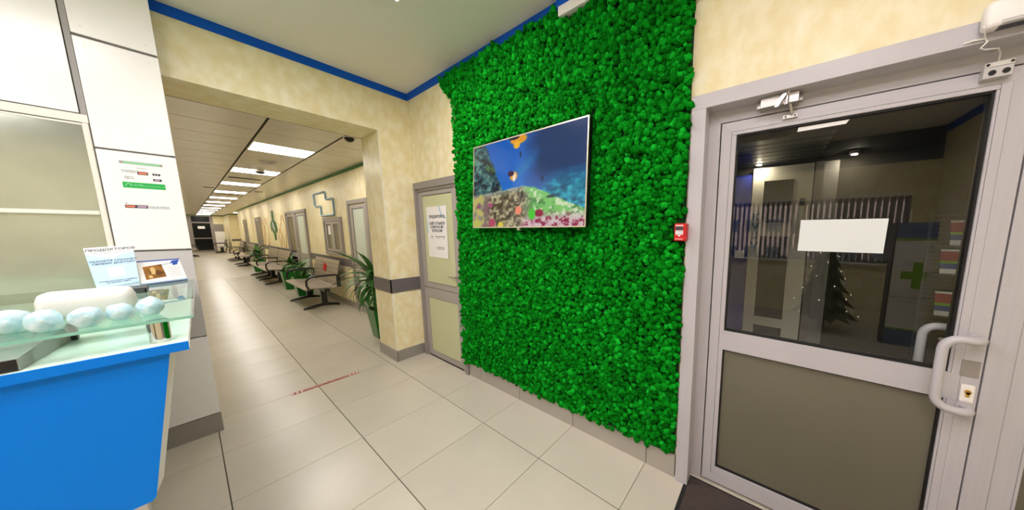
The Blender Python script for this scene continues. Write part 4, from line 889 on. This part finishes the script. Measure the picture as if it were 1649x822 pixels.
# ceiling fittings
for i, (x, y, lab) in enumerate(((-7.95, -.66, 'white smoke detector under the second corridor light'), (-6.79, -.70, 'white smoke detector between first and second corridor lights'))):
    sd = empty('smoke_detector', (x, y, ZK - .06)); tag(sd, lab, 'smoke detector', 'smoke detectors')
    MB().lathe((x, y, ZK - .030), [(.085, 0), (.090, .010), (.090, .0215)], 18).build('base', 'grey_panel', sd, True); MB().lathe((x, y, ZK - .062), [(.030, 0), (.055, .012), (.060, .0325)], 18).build('head', 'dark_grey' if i == 0 else 'grey_panel', sd, True)
dc_ = empty('dome_camera', (-4.24, -.35, ZK - .07)); tag(dc_, 'small dark dome camera on the ceiling just behind the opening', 'camera')
MB().lathe((-4.24, -.35, ZK - .020), [(.055, 0), (.058, .0115)], 20).build('base', 'white_plastic', dc_, True); MB().lathe((-4.24, -.35, ZK - .066), [(.008, 0), (.030, .008), (.044, .026), (.048, .0465)], 20).build('dome', 'black_plastic', dc_, True)
for i, (x, y) in enumerate(((-9.35, -.72), (-12.2, -.25), (-12.0, -1.1), (-13.9, -.70))):
    vt = box('ceiling_vent', x - .035, x + .035, y - .22 + (.14 if i in (1, 2) else 0), y + .22 - (.14 if i in (1, 2) else 0), ZK - .018, ZK - .0085, 'dark_grey')
    tag(vt, ('long dark slot vent in corridor ceiling before the third light', 'small dark vent in corridor ceiling near the right wall', 'small dark vent in corridor ceiling on the left side', 'long dark slot vent in corridor ceiling behind the fourth light')[i], 'vent', 'corridor ceiling vents')
# far end door
ed = struct(empty('door_8', (XE, -.8, 0)), 'dark glazed door at the far end of the corridor')
X1 = XE + .03
box('casing', XE, X1, -1.38, -1.20, 0, 2.55, 'grey_frame', ed); box('casing', XE, X1, -.44, -.30, 0, 2.55, 'grey_frame', ed); box('transom_bar', XE, X1, -1.20, -.44, 2.06, 2.14, 'grey_frame', ed); box('lock_rail', XE, X1 - .004, -1.20, -.44, .95, 1.02, 'grey_frame', ed); box('bottom_rail', XE, X1 - .004, -1.20, -.44, .01, .12, 'grey_frame', ed)
for z0, z1 in ((.12, .95), (1.02, 2.06), (2.14, 2.54)): box('pane', XE, XE + .012, -1.20, -.44, z0, z1, 'dark_glass', ed)
box('paper_sheet.002', XE + .0125, XE + .016, -.98, -.68, 1.66, 1.84, 'paper'); tag(bpy.data.objects['paper_sheet.002'], 'white notice on the dark door at the corridor end', 'paper')
es_ = struct(empty('wall_end_screen', (XE, 0, 0)), 'grey and white panelled screen beside the far door')
box('board', XE, XE + .02, -.29, .14, .15, .92, 'white_panel', es_); box('board', XE, XE + .02, -.29, .14, .95, 1.45, 'white_panel', es_); box('board', XE, XE + .02, -.29, .14, 1.47, 2.0, 'grey_frame', es_)

# ---------------------------------------------------------------- waiting benches
def slotted(name, rgb):
    m = mat(name, rgb, 0.36, metal=0.3)
    nt = m.node_tree; b = nt.nodes['Principled BSDF']
    tc = nt.nodes.new('ShaderNodeTexCoord'); mp = nt.nodes.new('ShaderNodeMapping'); mp.inputs['Scale'].default_value = (1, 1, 1)
    br = nt.nodes.new('ShaderNodeTexBrick'); br.offset = 0; br.inputs['Scale'].default_value = 1.0
    br.inputs['Brick Width'].default_value = .12; br.inputs['Row Height'].default_value = .085; br.inputs['Mortar Size'].default_value = .008
    br.inputs['Color1'].default_value = (*lin(rgb), 1); br.inputs['Color2'].default_value = (*lin(tuple(v * .96 for v in rgb)), 1); br.inputs['Mortar'].default_value = (*lin(tuple(v * .72 for v in rgb)), 1)
    sep = nt.nodes.new('ShaderNodeSeparateXYZ'); cmb = nt.nodes.new('ShaderNodeCombineXYZ')
    nt.links.new(tc.outputs['Object'], sep.inputs[0]); nt.links.new(sep.outputs['X'], cmb.inputs['X']); nt.links.new(sep.outputs['Z'], cmb.inputs['Y'])
    nt.links.new(cmb.outputs[0], br.inputs['Vector']); nt.links.new(br.outputs['Color'], b.inputs['Base Color'])
slotted('back_metal', (170, 157, 145))
def make_bench():
    root = empty('waiting_bench', (0, 0, 0))
    sw = .565
    for k in range(3):
        xa = -.85 + k * sw + .004; xb = xa + sw - .008
        prof = [(-.405, .400), (-.425, .425), (-.405, .447), (-.33, .452), (-.20, .440), (.00, .425), (.045, .440), (.050, .425), (.00, .408), (-.20, .420), (-.33, .428), (-.385, .418)]
        MB().prism([(xa, p[0], p[1]) for p in prof], [(xb, p[0], p[1]) for p in prof]).build('seat', 'seat_metal', root)
        pr = [(.030, .465), (.045, .62), (.075, .80), (.105, .920), (.120, .925), (.126, .915), (.096, .795), (.066, .62), (.051, .465)]
        MB().prism([(xa, p[0], p[1]) for p in pr], [(xb, p[0], p[1]) for p in pr]).build('backrest', 'back_metal', root)
    MB().box(-.86, .85, -.16, -.08, .345, .405, .004).build('beam', 'black_metal', root)
    for xx in (-.60, .55):
        b = MB(); b.box(xx - .035, xx + .035, -.165, -.075, .05, .35, .006); b.build('leg', 'black_metal', root)
        b = MB(); b.tube([(xx, -.42, .022), (xx, -.36, .030), (xx, -.12, .062), (xx, .04, .034), (xx, .10, .022)], [.016, .024, .032, .024, .016], 10); f_ = b.build('foot', 'black_metal', root, True)
        for yy in (-.41, .09): MB().cyl((xx, yy, .0), (xx, yy, .014), .022, 10).build('foot_glide', 'black_plastic', f_)
    for xx in (-.845, .84):
        MB().tube([(xx, -.36, .40), (xx, -.395, .50), (xx, -.39, .60), (xx, -.33, .655), (xx, -.22, .665), (xx, .02, .660), (xx, .065, .640)], [.016, .016, .018, .020, .020, .018, .014], 8).build('armrest', 'black_metal', root, True)
        MB().box(xx - .012, xx + .012, .03, .09, .42, .66, .003).build('back_bracket', 'black_metal', root)
    return root
bench = make_bench()
blist = [(-7.87, 0, 0, 'three-seat grey metal bench with a red cross sticker, nearest in the corridor'), (-12.25, 0, 0, 'three-seat grey metal bench below the orange outlined figures'), (-14.00, 0, 0, 'three-seat grey metal bench below the green silhouette'),
         (-19.2, 0, 0, 'three-seat grey metal bench beyond the farther potted plant'), (-22.9, 0, 0, 'three-seat grey metal bench farthest along the right corridor wall'), (-31.6, -.05, 0, 'grey metal bench beside the far end screen'), (-28.3, -1.62, math.pi, 'grey metal bench against the left wall near the corridor end')]
for i, (x, y, rz, lab) in enumerate(blist):
    o = bench if i == 0 else copy_tree(bench)
    o.location = (x, y, 0); o.rotation_euler = (0, 0, rz); tag(o, lab, 'bench', 'corridor waiting benches')
# red sticker on the nearest bench's middle back
stx = MB(); sy_ = lambda z: .0525 + (z - .70) * .165
for (a0, a1) in (((-.06, -.06), (.06, .06)), ((-.06, .06), (.06, -.06))):
    stx.tube([(-7.87 + a0[0] * 1.2, sy_(.745 + a0[1]), .745 + a0[1]), (-7.87 + a1[0] * 1.2, sy_(.745 + a1[1]), .745 + a1[1])], .009, 6)
stx.tube([(-7.87 + .10 * math.cos(t), sy_(.745 + .085 * math.sin(t)), .745 + .085 * math.sin(t)) for t in np.linspace(0, 2 * math.pi, 17)[:-1]], .007, 6, True)
stx.build('no_sitting_sticker', 'red', bench)['label'] = 'red crossed circle sticker'

# ---------------------------------------------------------------- potted plants
leaf_meshes = []
def leaf_mesh(droop, wd, name='leaf'):
    # strap leaf of unit length pointing along +X and bending down
    n = 9; L = []; ang = .0; x = z = 0.0
    for i in range(n + 1):
        t = i / n; wv = wd * (math.sin(math.pi * min(t * .9 + .10, 1)) ** .75) * (1 - t ** 4 * .9)
        L.append((x, z, max(wv, .002), ang)); ang -= droop / n * (1 + t); x += math.cos(ang) / n; z += math.sin(ang) / n
    vs, fs = [], []
    for x, z, wv, a in L: vs += [(x, -wv, z + wv * .25), (x, 0, z), (x, wv, z + wv * .25)]
    for i in range(n):
        k = 3 * i; fs += [(k, k + 1, k + 4, k + 3), (k + 1, k + 2, k + 5, k + 4)]
    m_ = len(vs); vs += [(v[0], v[1], v[2] - .006) for v in vs]
    fs += [tuple(m_ + q for q in f[::-1]) for f in list(fs)]
    me = bpy.data.meshes.new(name); me.from_pydata(vs, [], fs); me.materials.append(M['leaf'])
    for p in me.polygons: p.use_smooth = True
    return me
LM = [leaf_mesh(d, w_) for d, w_ in ((.35, .050), (.9, .045), (1.5, .042), (2.2, .040))]
def pot(root, cx, cy, h=.42, tb=.105, tt=.15):
    b = MB()
    for (w0, w1, z0, z1) in ((tb, tt, .001, h),):
        o_ = lambda w_, z: [(cx - w_, cy - w_, z), (cx + w_, cy - w_, z), (cx + w_, cy + w_, z), (cx - w_, cy + w_, z)]
        a0, a1, i1, i0 = o_(w0, z0), o_(w1, z1), o_(w1 - .012, z1), o_(w1 - .02, z1 - .05)
        V = [[b.bm.verts.new(p) for p in q] for q in (a0, a1, i1, i0)]
        b.bm.faces.new(V[0][::-1]); b.bm.faces.new(V[3])
        for A, B in zip(V, V[1:]):
            for k in range(4): b.bm.faces.new([A[k], A[(k + 1) % 4], B[(k + 1) % 4], B[k]])
    p = b.build('pot', 'pot_green', root); box('soil', cx - tt + .022, cx + tt - .022, cy - tt + .022, cy + tt - .022, h - .05, h - .035, 'soil', root)
    return p
def plant(cx, cy, label, canes, seed, h=.42, tb=.105, tt=.15, wide=1.0):
    r = random.Random(seed); root = empty('potted_plant', (cx, cy, 0)); tag(root, label, 'potted plant', 'green potted plants')
    pot(root, cx, cy, h, tb, tt)
    for (dx, dy, ht, nl, ll) in canes:
        MB().tube([(cx + dx * .5, cy + dy * .5, h - .04), (cx + dx * .8, cy + dy * .8, h + ht * .5), (cx + dx, cy + dy, h + ht)], [.014, .012, .008], 8).build('cane', 'stem', root, True)
        for i in range(nl):
            up = i / nl; a = i * 2.39996 + r.uniform(-.3, .3); el_ = 1.25 * up ** 1.1 - .25 + r.uniform(-.15, .15)
            me = LM[0 if up > .82 else (1 if up > .6 else (2 if up > .3 else 3))]
            lf_ = bpy.data.objects.new('leaf', me); COL.objects.link(lf_); lf_.parent = root
            s = ll * r.uniform(.8, 1.15) * (.8 + .2 * up)
            lim = YC - .035 - (cy + dy); reach = s * (.35 + .65 * max(0, math.cos(el_))) * math.sin(a) + .05 * s * wide
            if reach > lim: s *= max(.25, lim / reach)
            lf_.location = (dx, dy, h + ht * (.55 + .45 * up)); lf_.rotation_euler = (r.uniform(-.3, .3), -el_, a); lf_.scale = (s, s * wide, s)
    return root
plant(-4.58, -.065, 'tall strap-leaved plant in a green pot just behind the pillar', [(-.04, -.05, .50, 64, .56), (-.04, .02, .30, 44, .50)], 3, wide=1.25)
plant(-10.35, -.10, 'bushy plant in a square green pot near the double doors', [(0, 0, .24, 24, .36), (-.08, .04, .14, 14, .30)], 5, .47, .12, .17, 1.7)
plant(-9.08, -.09, 'bushy plant in a green pot directly behind the nearest bench', [(0, 0, .26, 20, .34), (.07, .03, .16, 12, .30)], 6, .45, .12, .17, 1.8)
plant(-15.75, -.10, 'dense dark plant in a green pot beyond the middle benches', [(0, 0, .36, 26, .40), (-.06, .0, .22, 18, .34)], 8, .44, .12, .16, 2.2)

# ---------------------------------------------------------------- the lobby behind the camera (seen only in the glass)
wn = struct(empty('window_2', (.4, YB, .98)), 'wide window with a white frame behind the camera')
for xx in (-.95, .38, 1.69): box('frame_post', xx, xx + .06, YB - .16, YB - .10, .98, 2.06, 'white_frame', wn)
box('frame_rail', -.89, 1.69, YB - .16, YB - .10, .98, 1.04, 'white_frame', wn); box('frame_rail', -.89, 1.69, YB - .16, YB - .10, 2.0, 2.06, 'white_frame', wn)
for xa, xb in ((-.89, .38), (.44, 1.69)): box('pane', xa, xb, YB - .135, YB - .128, 1.04, 2.0, 'pane', wn)
box('sill', -1.0, 1.8, YB - .1, YB + .10, .955, .98, 'white_frame', wn)
bl = empty('vertical_blind', (.4, YB + .03, 1.0)); tag(bl, 'beige vertical slat blind hanging in front of the rear window', 'blind')
box('head_rail', -.95, 1.75, YB + .005, YB + .05, 2.05, 2.09, 'white_frame', bl)
sl = None
for k in range(34):
    if sl is None:
        sl = MB().box(-.0435, .0435, -.0008, .0008, 0, 1.06).build('slat', 'blind', loc=(0, 0, 0)); q = sl
    else: q = bpy.data.objects.new('slat', sl.data); COL.objects.link(q)
    q.parent = bl; q.location = Vector((-.90 + k * .078, YB + .05, 1.0)) - Vector(bl.location); q.rotation_euler = (0, 0, math.radians(62))
kb = empty('apartment_block', (0, -34, -3)); tag(kb, 'pinkish apartment block outside the rear window', 'building')
box('wall', -22, 22, -36, -34, -3, 16, 'facade', kb)
wm = None
for i in range(-10, 11):
    for j in range(5):
        if wm is None: q = MB().box(-.6, .6, 0, .06, 0, 1.3).build('window', 'facade_window', loc=(0, 0, 0)); wm = q.data
        else: q = bpy.data.objects.new('window', wm); COL.objects.link(q)
        q.parent = kb; q.location = Vector((i * 2.0, -34, -1.5 + j * 2.9)) - Vector(kb.location)
struct(box('ground_outside', -40, 40, -60, YB - .3, -3.2, -3.0, 'facade'), 'ground outside the rear window')
# information pylon
PSH = .09
pyl = empty('information_pylon', (1.42, -3.45, 0)); tag(pyl, 'free-standing white information pylon with a green cross by the rear window', 'information stand')
box('body', 1.22, 1.56, -3.62, -3.46, .001, 1.62, 'banner_white', pyl); box('side_face', 1.205, 1.2195, -3.62, -3.46, .001, 1.62, 'dark_grey', pyl)
YF = -3.46
box('head_panel', 1.22, 1.56, YF, YF + .003, 1.42, 1.62, 'banner_blue', pyl); box('lime_line', 1.22, 1.56, YF, YF + .003, 1.395, 1.415, 'lime', pyl); box('foot_panel', 1.22, 1.56, YF, YF + .003, .02, .22, 'banner_blue', pyl); box('lime_line', 1.22, 1.56, YF, YF + .003, .225, .245, 'lime', pyl)
b = MB(); b.box(1.30, 1.52, YF, YF + .003, .90, 1.00, .0); b.box(1.40, 1.48, YF, YF + .0032, .78, 1.12, .0); b.build('cross_mark', 'lime', pyl)
text('lettering', 'МЕДИЦИНСКИЙ', .042, 'ink_grey', pyl, (1.39, YF + .004, .66), (-1, 0, 0), (0, 0, 1)); text('lettering', 'ЦЕНТР', .042, 'ink_grey', pyl, (1.39, YF + .004, .60), (-1, 0, 0), (0, 0, 1))
pyl.location.x += PSH
# decorated fir
fr_ = empty('decorated_fir', (.70, -3.75, 0)); tag(fr_, 'small dark fir tree with fairy lights below the rear window', 'tree')
for k in range(6):
    z0 = .25 + k * .19; r0 = .42 - k * .062
    b = MB(); nn = 22
    base = [b.bm.verts.new((.70 + (r0 if q % 2 else r0 * .72) * math.cos(2 * math.pi * q / nn), -3.75 + (r0 if q % 2 else r0 * .72) * math.sin(2 * math.pi * q / nn), z0 - (.05 if q % 2 else 0))) for q in range(nn)]
    tip = b.bm.verts.new((.70, -3.75, z0 + .36))
    for q in range(nn): b.bm.faces.new([base[q], base[(q + 1) % nn], tip])
    b.bm.faces.new(base[::-1]); b.build('branch_tier', 'fir', fr_)
MB().cyl((.70, -3.75, .001), (.70, -3.75, .3), .04, 10).build('trunk', 'stem', fr_)
for k in range(26):
    a = k * 2.4; z = .25 + k * .042; r0 = .41 - (z - .25) * .32
    MB().lathe((.70 + r0 * math.cos(a), -3.75 + r0 * math.sin(a), z), [(.003, 0), (.008, .005), (.008, .011), (.003, .016)], 6).build('fairy_light', 'fairy', fr_)
